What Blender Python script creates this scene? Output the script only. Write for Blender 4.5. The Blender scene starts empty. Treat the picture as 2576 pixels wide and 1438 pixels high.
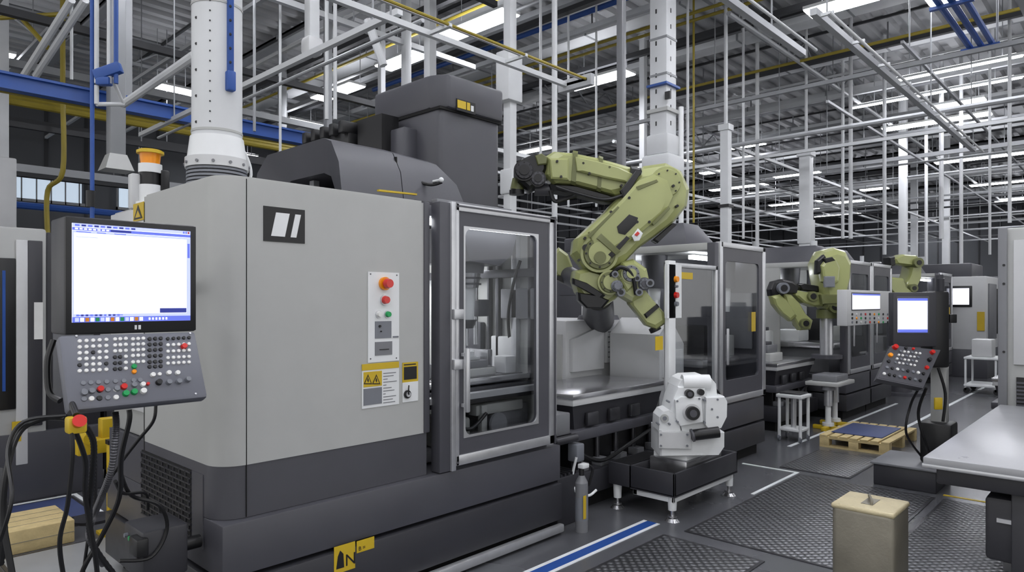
import bpy, bmesh, math, random
from mathutils import Vector, Matrix
random.seed(7)
# ------------------------------------------------------------ survey frame
F=1709.0; HZ=760.0; CH=1.6; ANG=math.radians(43.2)
FW=Vector((math.cos(ANG),math.sin(ANG),0)); RT=Vector((math.sin(ANG),-math.cos(ANG),0)); UP=Vector((0,0,1))
CAM=Vector((0,0,CH))
def ray(u,v): return FW+RT*((u-1288)/F)+UP*((HZ-v)/F)
def pY(u,v,Y): r=ray(u,v); return CAM+r*(Y/r.y)
def pX(u,v,X): r=ray(u,v); return CAM+r*(X/r.x)
def pZ(u,v,Z): r=ray(u,v); return CAM+r*((Z-CH)/r.z)
def pD(u,v,d): return CAM+ray(u,v)*d
def pP(u,v,p0,n): r=ray(u,v); return CAM+r*((p0-CAM).dot(n)/r.dot(n))
# ------------------------------------------------------------ materials
def lin(c):
    o=[]
    for x in c:
        x/=255.0
        o.append(x/12.92 if x<=0.04045 else ((x+0.055)/1.055)**2.4)
    return (o[0],o[1],o[2],1)
def M(name,rgb,rough=0.45,metal=0.0,var=0.06,scale=6.0,bump=0.0,coat=0.0):
    m=bpy.data.materials.new(name); m.use_nodes=True; nt=m.node_tree; n=nt.nodes; b=n['Principled BSDF']
    tc=n.new('ShaderNodeTexCoord'); nz=n.new('ShaderNodeTexNoise'); nz.inputs['Scale'].default_value=scale; nz.inputs['Detail'].default_value=5
    nt.links.new(tc.outputs['Object'],nz.inputs['Vector'])
    c=lin(rgb); mx=n.new('ShaderNodeMix'); mx.data_type='RGBA'
    mx.inputs['A'].default_value=tuple(x*(1-var*2) for x in c[:3])+(1,)
    mx.inputs['B'].default_value=tuple(min(1,x*(1+var*2)) for x in c[:3])+(1,)
    nt.links.new(nz.outputs['Fac'],mx.inputs['Factor']); nt.links.new(mx.outputs['Result'],b.inputs['Base Color'])
    mr=n.new('ShaderNodeMapRange'); mr.inputs['To Min'].default_value=max(0.02,rough-0.07); mr.inputs['To Max'].default_value=min(1,rough+0.07)
    nt.links.new(nz.outputs['Fac'],mr.inputs['Value']); nt.links.new(mr.outputs['Result'],b.inputs['Roughness'])
    b.inputs['Metallic'].default_value=metal
    if coat: b.inputs['Coat Weight'].default_value=coat; b.inputs['Coat Roughness'].default_value=0.12
    if bump:
        nb=n.new('ShaderNodeTexNoise'); nb.inputs['Scale'].default_value=60; nt.links.new(tc.outputs['Object'],nb.inputs['Vector'])
        bp=n.new('ShaderNodeBump'); bp.inputs['Strength'].default_value=bump; bp.inputs['Distance'].default_value=0.01
        nt.links.new(nb.outputs['Fac'],bp.inputs['Height']); nt.links.new(bp.outputs['Normal'],b.inputs['Normal'])
    return m
def ME(name,rgb,strength):
    m=bpy.data.materials.new(name); m.use_nodes=True; n=m.node_tree.nodes; b=n['Principled BSDF']
    b.inputs['Base Color'].default_value=lin(rgb); b.inputs['Emission Color'].default_value=lin(rgb); b.inputs['Emission Strength'].default_value=strength
    return m
LG=M('light_grey_paint',(172,173,171),0.42,0,0.03)
LG2=M('pale_panel_paint',(196,197,198),0.4,0,0.03)
TT=M('table_top_grey',(158,159,162),0.3,0.15,0.04)
DG=M('dark_grey_paint',(74,74,80),0.42,0,0.05)
DG2=M('charcoal_paint',(50,50,55),0.45,0,0.06)
MG=M('mid_grey_paint',(116,117,121),0.42,0,0.05)
BK=M('black_plastic',(20,20,22),0.4,0,0.1)
VBK=M('vent_black',(8,8,9),0.8)
WH=M('white_paint',(222,224,225),0.4,0,0.04)
CWH=M('column_white',(202,204,206),0.5,0,0.06,3)
AL=M('brushed_aluminium',(205,206,209),0.34,0.7,0.05,20)
ST=M('polished_steel',(196,196,199),0.24,0.9,0.08,4)
STD=M('oily_steel',(90,90,94),0.35,0.8,0.2,5)
GR=M('robot_olive_paint',(160,165,108),0.34,0,0.05,4,0,0.4)
GRD=M('robot_olive_dark',(108,112,70),0.4,0,0.06)
YE=M('safety_yellow',(198,168,34),0.45,0,0.06)
YD=M('pipe_yellow',(150,134,44),0.5,0,0.1)
BL=M('steel_blue_paint',(34,76,150),0.45,0,0.08)
RD=M('button_red',(200,28,20),0.3,0,0.05,6,0,0.5)
ORG=M('button_orange',(236,145,20),0.3)
GN=M('button_green',(20,150,80),0.3)
BW=M('button_white',(222,222,220),0.35)
BG=M('button_grey',(116,119,126),0.4)
KEY=M('keypad_grey',(100,102,111),0.45,0,0.04)
WOOD=M('pallet_wood',(196,176,128),0.7,0,0.15,14,0.3)
CARD=M('beige_tin_paint',(192,180,146),0.5,0.1,0.14,7,0.25)
TINS=M('tin_side',(138,133,120),0.42,0.35,0.18,5,0.1)
PIPE=M('pipe_grey',(168,170,173),0.45,0.2,0.08,3)
STRUCT=M('structure_grey',(138,140,143),0.5,0.1,0.1,2)
DKS=M('roof_dark_steel',(50,51,54),0.6,0,0.15,2)
WALL=M('wall_cladding',(86,88,92),0.7,0,0.12,0.6)
BLM=M('blue_mat',(58,70,112),0.6,0,0.1)
PLATE=M('light_floor_plate',(150,152,154),0.45,0.1,0.1)
LINEW=M('line_paint_white',(225,228,230),0.5,0,0.08)
LAMP=ME('lamp_tube',(248,249,255),34.0)
CEILGLOW=ME('added_ceiling_glow',(248,249,255),9.0)  # made-up glow for the lamp tops, added to brighten the ceiling
WLAMP=ME('worklight',(246,249,255),9.0)
SCR=ME('screen_white',(238,240,255),1.15)
SCB=ME('screen_blue',(90,104,200),0.8)
SCD=ME('screen_darkblue',(40,50,130),0.6)
SCL=ME('screen_lavender',(170,178,238),0.9)
WIN=ME('window_daylight',(190,205,220),0.8)
def glassmat():
    m=bpy.data.materials.new('door_glass'); m.use_nodes=True; nt=m.node_tree; n=nt.nodes
    for x in list(n): n.remove(x)
    o=n.new('ShaderNodeOutputMaterial'); t=n.new('ShaderNodeBsdfTransparent'); t.inputs[0].default_value=(.88,.89,.9,1)
    g=n.new('ShaderNodeBsdfGlossy'); g.inputs['Roughness'].default_value=0.03
    lw=n.new('ShaderNodeLayerWeight'); lw.inputs['Blend'].default_value=0.35
    mr=n.new('ShaderNodeMapRange'); mr.inputs['To Min'].default_value=0.02; mr.inputs['To Max'].default_value=0.22; nt.links.new(lw.outputs['Facing'],mr.inputs['Value'])
    mx=n.new('ShaderNodeMixShader')
    nt.links.new(mr.outputs[0],mx.inputs[0]); nt.links.new(t.outputs[0],mx.inputs[1]); nt.links.new(g.outputs[0],mx.inputs[2]); nt.links.new(mx.outputs[0],o.inputs[0])
    return m
GL=glassmat()
FLOOR=M('epoxy_floor',(86,87,91),0.26,0.0,0.18,0.9)
def treadmat(name,ca,cb,cell):
    m=bpy.data.materials.new(name); m.use_nodes=True; nt=m.node_tree; n=nt.nodes; b=n['Principled BSDF']; b.inputs['Metallic'].default_value=0.5
    tc=n.new('ShaderNodeTexCoord'); mp=n.new('ShaderNodeMapping'); mp.inputs['Rotation'].default_value=(0,0,math.radians(45)); mp.inputs['Scale'].default_value=(1/cell,1/cell,0.01)
    vo=n.new('ShaderNodeTexVoronoi'); vo.inputs['Randomness'].default_value=0; vo.inputs['Scale'].default_value=1.0
    nt.links.new(tc.outputs['Object'],mp.inputs[0]); nt.links.new(mp.outputs[0],vo.inputs['Vector'])
    rp=n.new('ShaderNodeValToRGB'); rp.color_ramp.elements[0].position=0.22; rp.color_ramp.elements[0].color=lin(cb); rp.color_ramp.elements[1].position=0.42; rp.color_ramp.elements[1].color=lin(ca)
    nt.links.new(vo.outputs['Distance'],rp.inputs[0]); nt.links.new(rp.outputs[0],b.inputs['Base Color'])
    bp=n.new('ShaderNodeBump'); bp.invert=True; bp.inputs['Strength'].default_value=0.8; bp.inputs['Distance'].default_value=0.01
    nt.links.new(vo.outputs['Distance'],bp.inputs['Height']); nt.links.new(bp.outputs['Normal'],b.inputs['Normal']); b.inputs['Roughness'].default_value=0.34
    return m
TREAD=treadmat('tread_plate',(70,71,74),(136,137,141),0.045)
def deckmat():
    m=bpy.data.materials.new('corrugated_deck'); m.use_nodes=True; nt=m.node_tree; n=nt.nodes; b=n['Principled BSDF']; b.inputs['Roughness'].default_value=0.55; b.inputs['Metallic'].default_value=0.1
    tc=n.new('ShaderNodeTexCoord'); nz=n.new('ShaderNodeTexNoise'); nz.inputs['Scale'].default_value=0.7; nt.links.new(tc.outputs['Object'],nz.inputs['Vector'])
    rp=n.new('ShaderNodeValToRGB'); rp.color_ramp.elements[0].color=lin((148,149,151)); rp.color_ramp.elements[1].color=lin((196,197,199))
    nt.links.new(nz.outputs['Fac'],rp.inputs[0]); nt.links.new(rp.outputs[0],b.inputs['Base Color']); return m
DECK=deckmat()
# ------------------------------------------------------------ builder
class B:
    def __init__(s,name): s.name=name; s.V=[]; s.Fc=[]; s.MI=[]; s.mats=[]
    def mi(s,m):
        if m not in s.mats: s.mats.append(m)
        return s.mats.index(m)
    def add(s,vs,fs,m):
        o=len(s.V); k=s.mi(m); s.V+= [Vector(v) for v in vs]
        for f in fs: s.Fc.append([i+o for i in f]); s.MI.append(k)
    def addbm(s,bm,m):
        bm.verts.index_update(); s.add([v.co.copy() for v in bm.verts],[[v.index for v in f.verts] for f in bm.faces],m); bm.free()
    def box(s,lo,hi,m,bev=0.0,seg=2):
        lo=Vector(lo); hi=Vector(hi)
        a=Vector((min(lo.x,hi.x),min(lo.y,hi.y),min(lo.z,hi.z))); b=Vector((max(lo.x,hi.x),max(lo.y,hi.y),max(lo.z,hi.z)))
        bm=bmesh.new(); bmesh.ops.create_cube(bm,size=1)
        for v in bm.verts: v.co=Vector((a.x+(v.co.x+.5)*(b.x-a.x),a.y+(v.co.y+.5)*(b.y-a.y),a.z+(v.co.z+.5)*(b.z-a.z)))
        if bev>0:
            bev=min(bev,0.45*min(b.x-a.x,b.y-a.y,b.z-a.z))
            bmesh.ops.bevel(bm,geom=bm.edges[:],offset=bev,segments=seg,affect='EDGES',profile=.5)
        s.addbm(bm,m)
    def obox(s,c,size,ax,m,bev=0.0):  # ax = 3 axis vectors
        c=Vector(c); bm=bmesh.new(); bmesh.ops.create_cube(bm,size=1)
        for v in bm.verts: v.co=Vector((v.co.x*size[0],v.co.y*size[1],v.co.z*size[2]))
        if bev>0: bmesh.ops.bevel(bm,geom=bm.edges[:],offset=min(bev,.45*min(size)),segments=2,affect='EDGES',profile=.5)
        for v in bm.verts: v.co=c+ax[0]*v.co.x+ax[1]*v.co.y+ax[2]*v.co.z
        s.addbm(bm,m)
    def cyl(s,p0,p1,r,m,r2=None,seg=20):
        p0=Vector(p0); p1=Vector(p1); d=p1-p0
        if d.length<1e-6: return
        r2=r if r2 is None else r2
        q=d.normalized(); a=q.orthogonal().normalized(); b=q.cross(a)
        vs=[];fs=[]
        for i in range(seg):
            t=2*math.pi*i/seg; w=a*math.cos(t)+b*math.sin(t); vs.append(p0+w*r); vs.append(p1+w*r2)
        for i in range(seg):
            j=(i+1)%seg; fs.append([2*i,2*j,2*j+1,2*i+1])
        fs.append([2*i for i in range(seg)][::-1]); fs.append([2*i+1 for i in range(seg)])
        s.add(vs,fs,m)
    def ball(s,c,r,m,sc=(1,1,1)):
        bm=bmesh.new(); bmesh.ops.create_uvsphere(bm,u_segments=18,v_segments=10,radius=r)
        for v in bm.verts: v.co=Vector(c)+Vector((v.co.x*sc[0],v.co.y*sc[1],v.co.z*sc[2]))
        s.addbm(bm,m)
    def tube(s,pts,r,m,seg=8,sub=6,rib=0):
        P=[Vector(p) for p in pts]
        if len(P)>2:
            Q=[]
            for i in range(len(P)-1):
                a=P[max(i-1,0)];b=P[i];c=P[i+1];d=P[min(i+2,len(P)-1)]
                for k in range(sub):
                    t=k/sub; Q.append(0.5*((2*b)+(c-a)*t+(2*a-5*b+4*c-d)*t*t+(-a+3*b-3*c+d)*t**3))
            Q.append(P[-1]); P=Q
        n=(P[1]-P[0]).normalized().orthogonal().normalized(); vs=[];fs=[]
        for i,p in enumerate(P):
            t=(P[min(i+1,len(P)-1)]-P[max(i-1,0)]).normalized(); n=(n-t*n.dot(t)).normalized(); b=t.cross(n)
            rr=r*(1+(rib if i%2 else 0))
            for k in range(seg):
                a=2*math.pi*k/seg; vs.append(p+(n*math.cos(a)+b*math.sin(a))*rr)
        for i in range(len(P)-1):
            for k in range(seg):
                j=(k+1)%seg; fs.append([i*seg+k,i*seg+j,(i+1)*seg+j,(i+1)*seg+k])
        fs.append(list(range(seg))[::-1]); fs.append([(len(P)-1)*seg+k for k in range(seg)])
        s.add(vs,fs,m)
    def prism(s,poly,ext,m,sc2=1.0):
        P=[Vector(p) for p in poly]; e=Vector(ext); n=len(P); c=sum(P,Vector())/n
        vs=P+[c+(p-c)*sc2+e for p in P]
        fs=[list(range(n))[::-1],[n+i for i in range(n)]]+[[i,(i+1)%n,n+(i+1)%n,n+i] for i in range(n)]
        s.add(vs,fs,m)
    def casting(s,poly,d,hw,m,sc=.84,prof=None):
        # chamfered casting: outline with real thickness
        P=[pD(u,v,d) for i,(u,v) in enumerate(poly)]
        n=len(P); c=sum(P,Vector())/n; vs=[]; fs=[]
        prof=prof or [(-1,sc*.9),(-.8,sc+.1*(1-sc)+.07),(-.5,1),(.5,1),(.8,sc+.1*(1-sc)+.07),(1,sc*.9)]
        for (o,k) in prof:
            for p in P: vs.append(c+(p-c)*k+FW*(o*hw))
        L=len(prof)
        for j in range(L-1):
            for i in range(n): q=(i+1)%n; fs.append([j*n+i,j*n+q,(j+1)*n+q,(j+1)*n+i])
        fs.append(list(range(n))[::-1]); fs.append([(L-1)*n+i for i in range(n)])
        s.add(vs,fs,m)
    def slab(s,poly,d,hw,m): s.casting(poly,d,hw,m,1,[(-1,.955),(-.93,.99),(-.86,1),(.86,1),(.93,.99),(1,.955)])
    def rectY(s,u0,v0,u1,v1,Y,m,th=.003):
        a=pY(u0,v0,Y); b=pY(u1,v1,Y); zb=pY(u0,v1,Y).z
        s.box((a.x,Y-th,a.z),(b.x,Y,zb),m)
    def text(s,txt,origin,ax,ay,size,m):
        cu=bpy.data.curves.new('t','FONT'); cu.body=txt; cu.size=size; cu.extrude=0.0006
        o=bpy.data.objects.new('t',cu); bpy.context.scene.collection.objects.link(o); bpy.context.view_layer.update()
        me=o.to_mesh(); az=ax.cross(ay)
        s.add([Vector(origin)+ax*v.co.x+ay*v.co.y+az*v.co.z for v in me.vertices],[list(p.vertices) for p in me.polygons],m)
        o.to_mesh_clear(); bpy.data.objects.remove(o); bpy.data.curves.remove(cu)
    def done(s,parent=None,ang=32):
        me=bpy.data.meshes.new(s.name)
        xs=[v.x for v in s.V]; ys=[v.y for v in s.V]; zs=[v.z for v in s.V]
        c=Vector(((min(xs)+max(xs))/2,(min(ys)+max(ys))/2,min(zs)))
        me.from_pydata([v-c for v in s.V],[],s.Fc)
        for m in s.mats: me.materials.append(m)
        me.polygons.foreach_set('material_index',s.MI)
        bm=bmesh.new(); bm.from_mesh(me); bmesh.ops.recalc_face_normals(bm,faces=bm.faces[:]); bm.to_mesh(me); bm.free()
        me.polygons.foreach_set('use_smooth',[True]*len(me.polygons)); me.set_sharp_from_angle(angle=math.radians(ang)); me.update()
        o=bpy.data.objects.new(s.name,me); bpy.context.scene.collection.objects.link(o); o.location=c
        if parent is not None: o.parent=parent
        return o
V=Vector; AX=V((1,0,0)); AY=V((0,1,0)); AZ=V((0,0,1))
# ------------------------------------------------------------ room shell
b=B('floor'); b.box((-6,-8,-.1),(46,23,0),FLOOR); b.done()
b=B('ceiling'); # corrugated deck, ribs along X
vs=[];fs=[]; pr=[(0,0),(.16,0),(.2,.1),(.36,.1)]
y=-8.0; prof=[]
while y<23:
    for (dy,dz) in pr: prof.append((y+dy,7.5+dz))
    y+=.4
for (yy,zz) in prof: vs+= [(-6,yy,zz),(46,yy,zz)]
for i in range(len(prof)-1): fs.append([2*i,2*i+1,2*i+3,2*i+2])
b.add(vs,fs,DECK); b.box((-6,-8,7.68),(46,23,7.75),DKS); b.done(ang=10)
b=B('wall_left'); b.box((-6,23,0),(46,23.2,7.7),WALL)
for i in range(52): b.box((-6+i,22.96,0),(-5.93+i,23,7.5),DKS)
b.done()
b=B('wall_far'); b.box((46,-8,0),(46.2,23.2,7.7),WALL)
for i in range(31): b.box((45.96,-8+i,0),(46,-7.93+i,7.5),DKS)
b.done()
for i in range(5):
    b=B('window_%d'%(i+1)); x=-3.5+i*5.2
    b.box((x,22.9,4.5),(x+4.2,22.95,5.15),WIN); b.box((x-.08,22.86,4.42),(x+4.28,22.94,4.5),STRUCT); b.box((x-.08,22.86,5.15),(x+4.28,22.94,5.23),STRUCT)
    for j in range(13): b.box((x-.08+j*.35,22.86,4.42),(x-.05+j*.35,22.94,5.2),STRUCT)
    b.done()
# ------------------------------------------------------------ roof structure
b=B('roof_trusses')
for i in range(14):
    X=1.0+i*3.2
    b.box((X,-8,7.32),(X+.1,22.9,7.49),DKS); b.box((X-.05,-8,7.28),(X+.15,22.9,7.33),STRUCT)
for i in range(28): b.box((1.0+i*1.6,-8,7.44),(1.05+i*1.6,22.9,7.49),DKS)
for Y in (-5,.2,5.6,11.0,16.4):
    b.box((-6,Y,6.85),(45.9,Y+.08,6.92),STRUCT); b.box((-6,Y,7.4),(45.9,Y+.08,7.47),STRUCT)
    x=-6
    while x<45: 
        b.cyl((x,Y+.05,6.88),(x+.8,Y+.05,7.42),.025,STRUCT,seg=6); b.cyl((x+.8,Y+.05,7.42),(x+1.6,Y+.05,6.88),.025,STRUCT,seg=6); x+=1.6
b.done()
b=B('ventilation_ducts')
for i,X in enumerate((8.6,10.9,13.2,15.6,18.4,21.5,25,29,34,39)):
    b.box((X,-7,6.93),(X+.42,20,7.06),CWH,.01)
    for k in range(13): b.box((X-.01,-6.5+k*2.1,6.92),(X+.43,-6.46+k*2.1,7.07),STRUCT); b.box((X+.2,-6.5+k*2.1,7.06),(X+.22,-6.47+k*2.1,7.49),STRUCT)
b.done()
b=B('overhead_pipework')
rods=[]
def alongX(Y,z,x0,x1,r,m,sq=True,hang=True):
    if sq: b.box((x0,Y-r,z-r),(x1,Y+r,z+r),m)
    else: b.cyl((x0,Y,z),(x1,Y,z),r,m,seg=8)
    if hang:
        x=x0+.4
        while x<x1: rods.append((x,Y,z+r)); x+=4.6
def alongY(X,z,y0,y1,r,m,sq=True,hang=True):
    if sq: b.box((X-r,y0,z-r),(X+r,y1,z+r),m)
    else: b.cyl((X,y0,z),(X,y1,z),r,m,seg=8)
    if hang:
        y=y0+.4
        while y<y1: rods.append((X,y,z+r)); y+=4.6
random.seed(11)
for i in range(26):
    X=8.2+i*1.4; m=random.choice([PIPE,PIPE,CWH,STRUCT,STRUCT,CWH,DKS])
    z=random.choice([4.6,5.0,5.4,5.9,6.4]); alongY(X,z,(-7 if i%2 else 0.5),random.choice([9,14,20]),random.choice([.022,.03,.045]),m,i%3!=0,i%2==0)
    if i%2==0: alongY(X+.5,6.5,-7,22,.05,random.choice([CWH,STRUCT,DKS,DKS]),True,False)
for i in range(20):
    Y=-2.5+i*1.25; m=random.choice([PIPE,CWH,STRUCT,CWH,DKS])
    z=random.choice([4.4,4.8,5.2,5.7,6.3]); alongX(Y,z,9+random.random()*4,44,random.choice([.02,.03,.04]),m,i%3!=0,i%2==0)
# yellow runs
for dx in (0,.28): alongY(10.6+dx,6.55,-6,20,.03,YD,False,False)
alongY(13.5,6.3,-6,20,.03,YD,False,False); alongY(19.5,6.3,-6,20,.03,YD,False,False); alongY(8.0,6.6,0,20,.03,YD,False,False); alongY(7.6,6.7,0,20,.05,DKS,True,False); alongY(9.3,6.7,-4,20,.06,DKS,True,False)
# left hand region
alongX(12,4.5,-4,8.5,.05,YD,False); alongX(12.25,4.62,-4,8.5,.05,YD,False); alongX(12.1,4.2,-4,8.5,.04,DKS)
alongX(14,3.25,-5,7,.06,BL,False); alongX(10.6,5.3,-4,9,.05,DKS); alongX(8.4,5.6,-4,8,.04,CWH); alongX(6.9,5.9,-4,7,.04,DKS)
alongX(13.2,5.4,-4,14,.06,STRUCT); alongX(15.5,5.0,-4,14,.06,DKS); alongX(17.2,4.4,-4,14,.08,STRUCT); alongX(19,4.6,-4,14,.1,DKS)
for X,z in ((-.5,6.0),(1.9,5.6),(3.0,6.2),(4.6,5.9),(6.2,6.2)): alongY(X,z,5,21,.03,random.choice([CWH,STRUCT,PIPE]),True)
# foreground strut grid
alongX(4.7,4.0,-1.5,5.9,.025,CWH); alongX(4.42,4.0,-1.5,5.9,.014,YD,False,False); alongX(4.48,4.02,-1.5,5.9,.014,CWH,True,False)
for i in range(8): b.box((-1+i*.98,4.40,3.98),(-.97+i*.98,4.72,4.01),CWH)
b.box((5.86,4.35,3.93),(5.93,4.8,4.05),PIPE)
alongY(3.6,4.1,4.7,11,.028,CWH); alongY(3.85,4.1,4.7,11,.02,PIPE,False,False)
alongX(2.95,4.5,2.2,8.1,.035,PIPE); alongX(2.80,4.5,2.2,8.1,.016,CWH,False,False)
alongX(2.45,4.5,7,15.5,.035,PIPE); alongX(2.3,4.45,7,15.5,.018,CWH,False,False)
for i in range(9): b.box((7.1+i,2.29,4.47),(7.13+i,2.46,4.5),CWH)
alongX(1.0,4.9,4,16,.05,PIPE)
for k in range(3): alongX(1.62+k*.13,5.25,7.5,11.8,.04,BL,False,False)
for x in (7.8,9.6,11.5): b.box((x,1.52,5.18),(x+.06,1.98,5.22),BL); b.cyl((x+.03,1.55,5.2),(x+.03,1.55,7.49),.015,STRUCT,seg=6)
alongY(9.9,6.85,4,14,.05,BL,False,False)
# diagonal braces
b.cyl(pD(310,262,6.2),pD(492,138,4.6),.035,CWH,seg=10)
b.cyl(pD(60,190,9),pD(180,0,8),.045,CWH,seg=8); b.cyl(pD(90,190,9),pD(215,0,8),.045,CWH,seg=8)
b.cyl(pD(120,120,8.6),pD(40,30,9.2),.03,YD,seg=8); b.cyl(pD(0,45,9),pD(170,35,9),.03,YD,seg=8)
b.cyl(pD(925,50,8),pD(965,165,8),.05,CWH,seg=8)
for (x,y,z) in rods: b.cyl((x,y,z),(x,y,7.49),.010,STRUCT,seg=6)
# drop poles
for (u,vb,d,r,m) in [(793,60,8,.03,CWH),(822,300,7.6,.022,CWH),(843,300,7.6,.022,CWH),(1395,560,8.4,.035,CWH),(705,420,10,.02,CWH),(1730,600,11,.022,CWH),(1905,620,14,.04,CWH),(1870,600,13,.025,CWH),(2140,600,14,.04,CWH),(2120,600,15,.035,CWH),(2225,640,15,.04,CWH),(2330,690,18,.04,CWH),(2368,600,16,.05,CWH),(2418,690,16,.04,CWH),(1745,560,12,.02,YD),(1360,400,10,.02,CWH),(1430,520,12,.02,CWH),(1500,520,12,.02,CWH),(2490,640,14,.025,CWH),(2540,560,12,.03,CWH),(180,200,9,.02,CWH),(640,330,9,.02,STRUCT)]:
    p=pD(u,vb,d); b.cyl(p,(p.x,p.y,7.49),r,m,seg=8)
b.tube([pD(158,250,10),pD(158,430,10),pD(120,480,10.1),pD(120,600,10.1)],.035,YD)
p=pD(158,250,10); b.cyl(p,(p.x,p.y,7.49),.035,YD,seg=8)
b.done()
b=B('crane_beam'); 
b.box((-4,9.74,4.10),(6.4,9.9,4.13),BL); b.box((-4,9.79,4.13),(6.4,9.83,4.27),BL); b.box((-4,9.74,4.27),(6.4,9.9,4.30),BL); b.box((-4,9.95,4.1),(6.4,10.0,4.13),YD)
for x in (-3,0,3,6): b.box((x,9.77,4.30),(x+.1,9.87,7.49),STRUCT)
b.done()
b=B('hanging_conduit_frame')
p=pD(232,600,5.0); b.cyl((p.x,p.y,2.2),(p.x,p.y,7.49),.015,BL,seg=8); p=pD(228,500,5.0); b.cyl((p.x,p.y,p.z-.06),(p.x,p.y,p.z+.06),.03,BK)
for (u,m) in ((243,CWH),(275,CWH),(292,BL)):
    p=pD(u,210,5.0); b.cyl(p,(p.x,p.y,7.49),.016,m,seg=8)
b.obox(pD(272,180,5.0),(.2,.06,.08),((RT+UP*.35).normalized(),FW,(UP-RT*.35).normalized()),BL,.01); b.obox(pD(262,205,5.0),(.1,.06,.06),(RT,FW,UP),BL,.01)
b.cyl(pD(243,215,5),pD(243,262,5),.016,CWH,seg=8); b.cyl(pD(243,262,5),pD(310,262,5.2),.016,CWH,seg=8); b.cyl(pD(310,262,5.2),pD(275,180,5),.014,CWH,seg=8)
b.done()
# ---- columns
def column(name,u,d,w,m,zb=0,z1=7.49,extra=None):
    b=B(name); p=pD(u,760,d); x,y=p.x,p.y; h=w/2.75
    b.box((x-h,y-h,zb),(x+h,y+h,z1),m,.01)
    b.box((x-h*1.5,y-h*1.5,zb),(x+h*1.5,y+h*1.5,zb+.06),m); b.box((x-h*1.3,y-h*1.3,z1-.1),(x+h*1.3,y+h*1.3,z1),m)
    if extra: extra(b,x,y,h)
    b.done()
def ex_main(b,x,y,h):
    b.box((x-h*1.7,y-h*1.7,3.3),(x+h*1.7,y+h*1.7,3.62),CWH,.05); b.box((x-h*1.3,y-h*1.3,3.62),(x+h*1.3,y+h*1.3,3.9),CWH,.03)
    for z in (4.7,5.2,5.9): b.box((x-h*1.05,y-h*1.06,z),(x+h*1.05,y+h*1.02,z+.03),STRUCT)
    b.box((x-h*1.5,y-h*1.3,4.55),(x+h*1.3,y+h*1.1,4.58),BL); b.box((x-h*1.2,y-h*1.5,4.35),(x-h*.9,y-h*.9,4.45),BK)
    b.box((x-h*1.25,y-h*1.25,4.2),(x+h*1.25,y+h*1.25,4.25),LG)
    q=V((x,y,0))+RT*(h*1.9); b.cyl((q.x,q.y,0),(q.x,q.y,4.3),.035,WH,seg=10)
    for k in range(26):
        b.box((x-h-.004,y+.02,1.6+k*.22),(x-h,y+.04,1.66+k*.22),BK); b.box((x-.03,y-h-.004,1.6+k*.22),(x-.01,y-h,1.66+k*.22),BK)
column('building_column',1668,9.4,.36,CWH,0,7.49,ex_main)
def ex_box(b,x,y,h): b.box((x-.15,y-.12,4.0),(x+.1,y+.1,4.6),CWH,.02); b.box((x-.08,y-.1,2.9),(x+.08,y+.1,3.2),CWH,.02)
column('building_column',1283,8.2,.16,CWH,0,7.49,ex_box)
column('building_column',1563,8.3,.12,MG)
column('building_column',1826,11.5,.2,CWH,0,4.6,lambda b,x,y,h:(b.box((x-h*1.3,y-h*1.3,3.2),(x+h*1.3,y+h*1.3,3.25),BK),b.cyl((x,y,4.6),(x,y,7.49),.03,CWH)))
column('building_column',2028,14,.3,CWH,0,4.7,lambda b,x,y,h:(b.box((x-h*1.25,y-h*1.25,2.8),(x+h*1.25,y+h*1.25,3.3),CWH,.02),b.cyl((x,y,4.7),(x,y,7.49),.03,CWH)))
column('building_column',2272,18.5,.26,CWH); column('building_column',2300,26,.3,CWH)
column('building_column',1022,10.5,.16,CWH); column('building_column',1082,9.8,.18,CWH)
column('building_column',1618,15,.18,CWH); column('building_column',960,12,.14,CWH)
column('building_column',2380,24,.3,CWH); column('building_column',710,15,.2,STRUCT)
column('building_column',8,9.5,.16,CWH,0,7.49,lambda b,x,y,h:b.box((x-.2,y-.2,2.6),(x+.12,y+.2,3.6),LG2,.02))
b=B('air_drop_duct'); p=pD(785,130,7.0); b.box((p.x-.06,p.y-.06,p.z+.05),(p.x+.06,p.y+.06,7.49),CWH,.02); b.box((p.x-.09,p.y-.09,p.z-.04),(p.x+.09,p.y+.09,p.z+.14),LG2,.04); b.done()
b=B('air_drop_duct'); p=pD(292,430,8.5); b.box((p.x-.09,p.y-.09,p.z+.1),(p.x+.09,p.y+.09,7.49),STRUCT,.02)
b.prism([(p.x-.16,p.y-.16,p.z),(p.x+.16,p.y-.16,p.z),(p.x+.16,p.y+.16,p.z),(p.x-.16,p.y+.16,p.z)],(0,0,.2),LG,.6); b.done()
# ------------------------------------------------------------ lamps
def lamp(x,y,L,w,alongy=True,z=6.2):
    b=B('ceiling_lamp')
    if alongy: hx,hy=w/2,L/2
    else: hx,hy=L/2,w/2
    b.box((x-hx,y-hy,z),(x+hx,y+hy,z+.05),WH)
    b.box((x-hx*.8,y-hy*.9,z+.052),(x+hx*.8,y+hy*.9,z+.056),CEILGLOW)  # added glowing face on top, lifts the deck above
    if alongy: 
        for o in (-hx*.5,hx*.5): b.box((x+o-w*.21,y-hy*.98,z-.02),(x+o+w*.21,y+hy*.98,z-.001),LAMP)
    else:
        for o in (-hy*.5,hy*.5): b.box((x-hx*.98,y+o-w*.21,z-.02),(x+hx*.98,y+o+w*.21,z-.001),LAMP)
    for t in (-.35,.35):
        xx=x+(hx+.01 if alongy else L*t); yy=y+(L*t if alongy else hy+.01)
        b.cyl((xx,yy,z+.02),(xx,yy,7.49),.008,STRUCT,seg=6)
    b.done()
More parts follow.
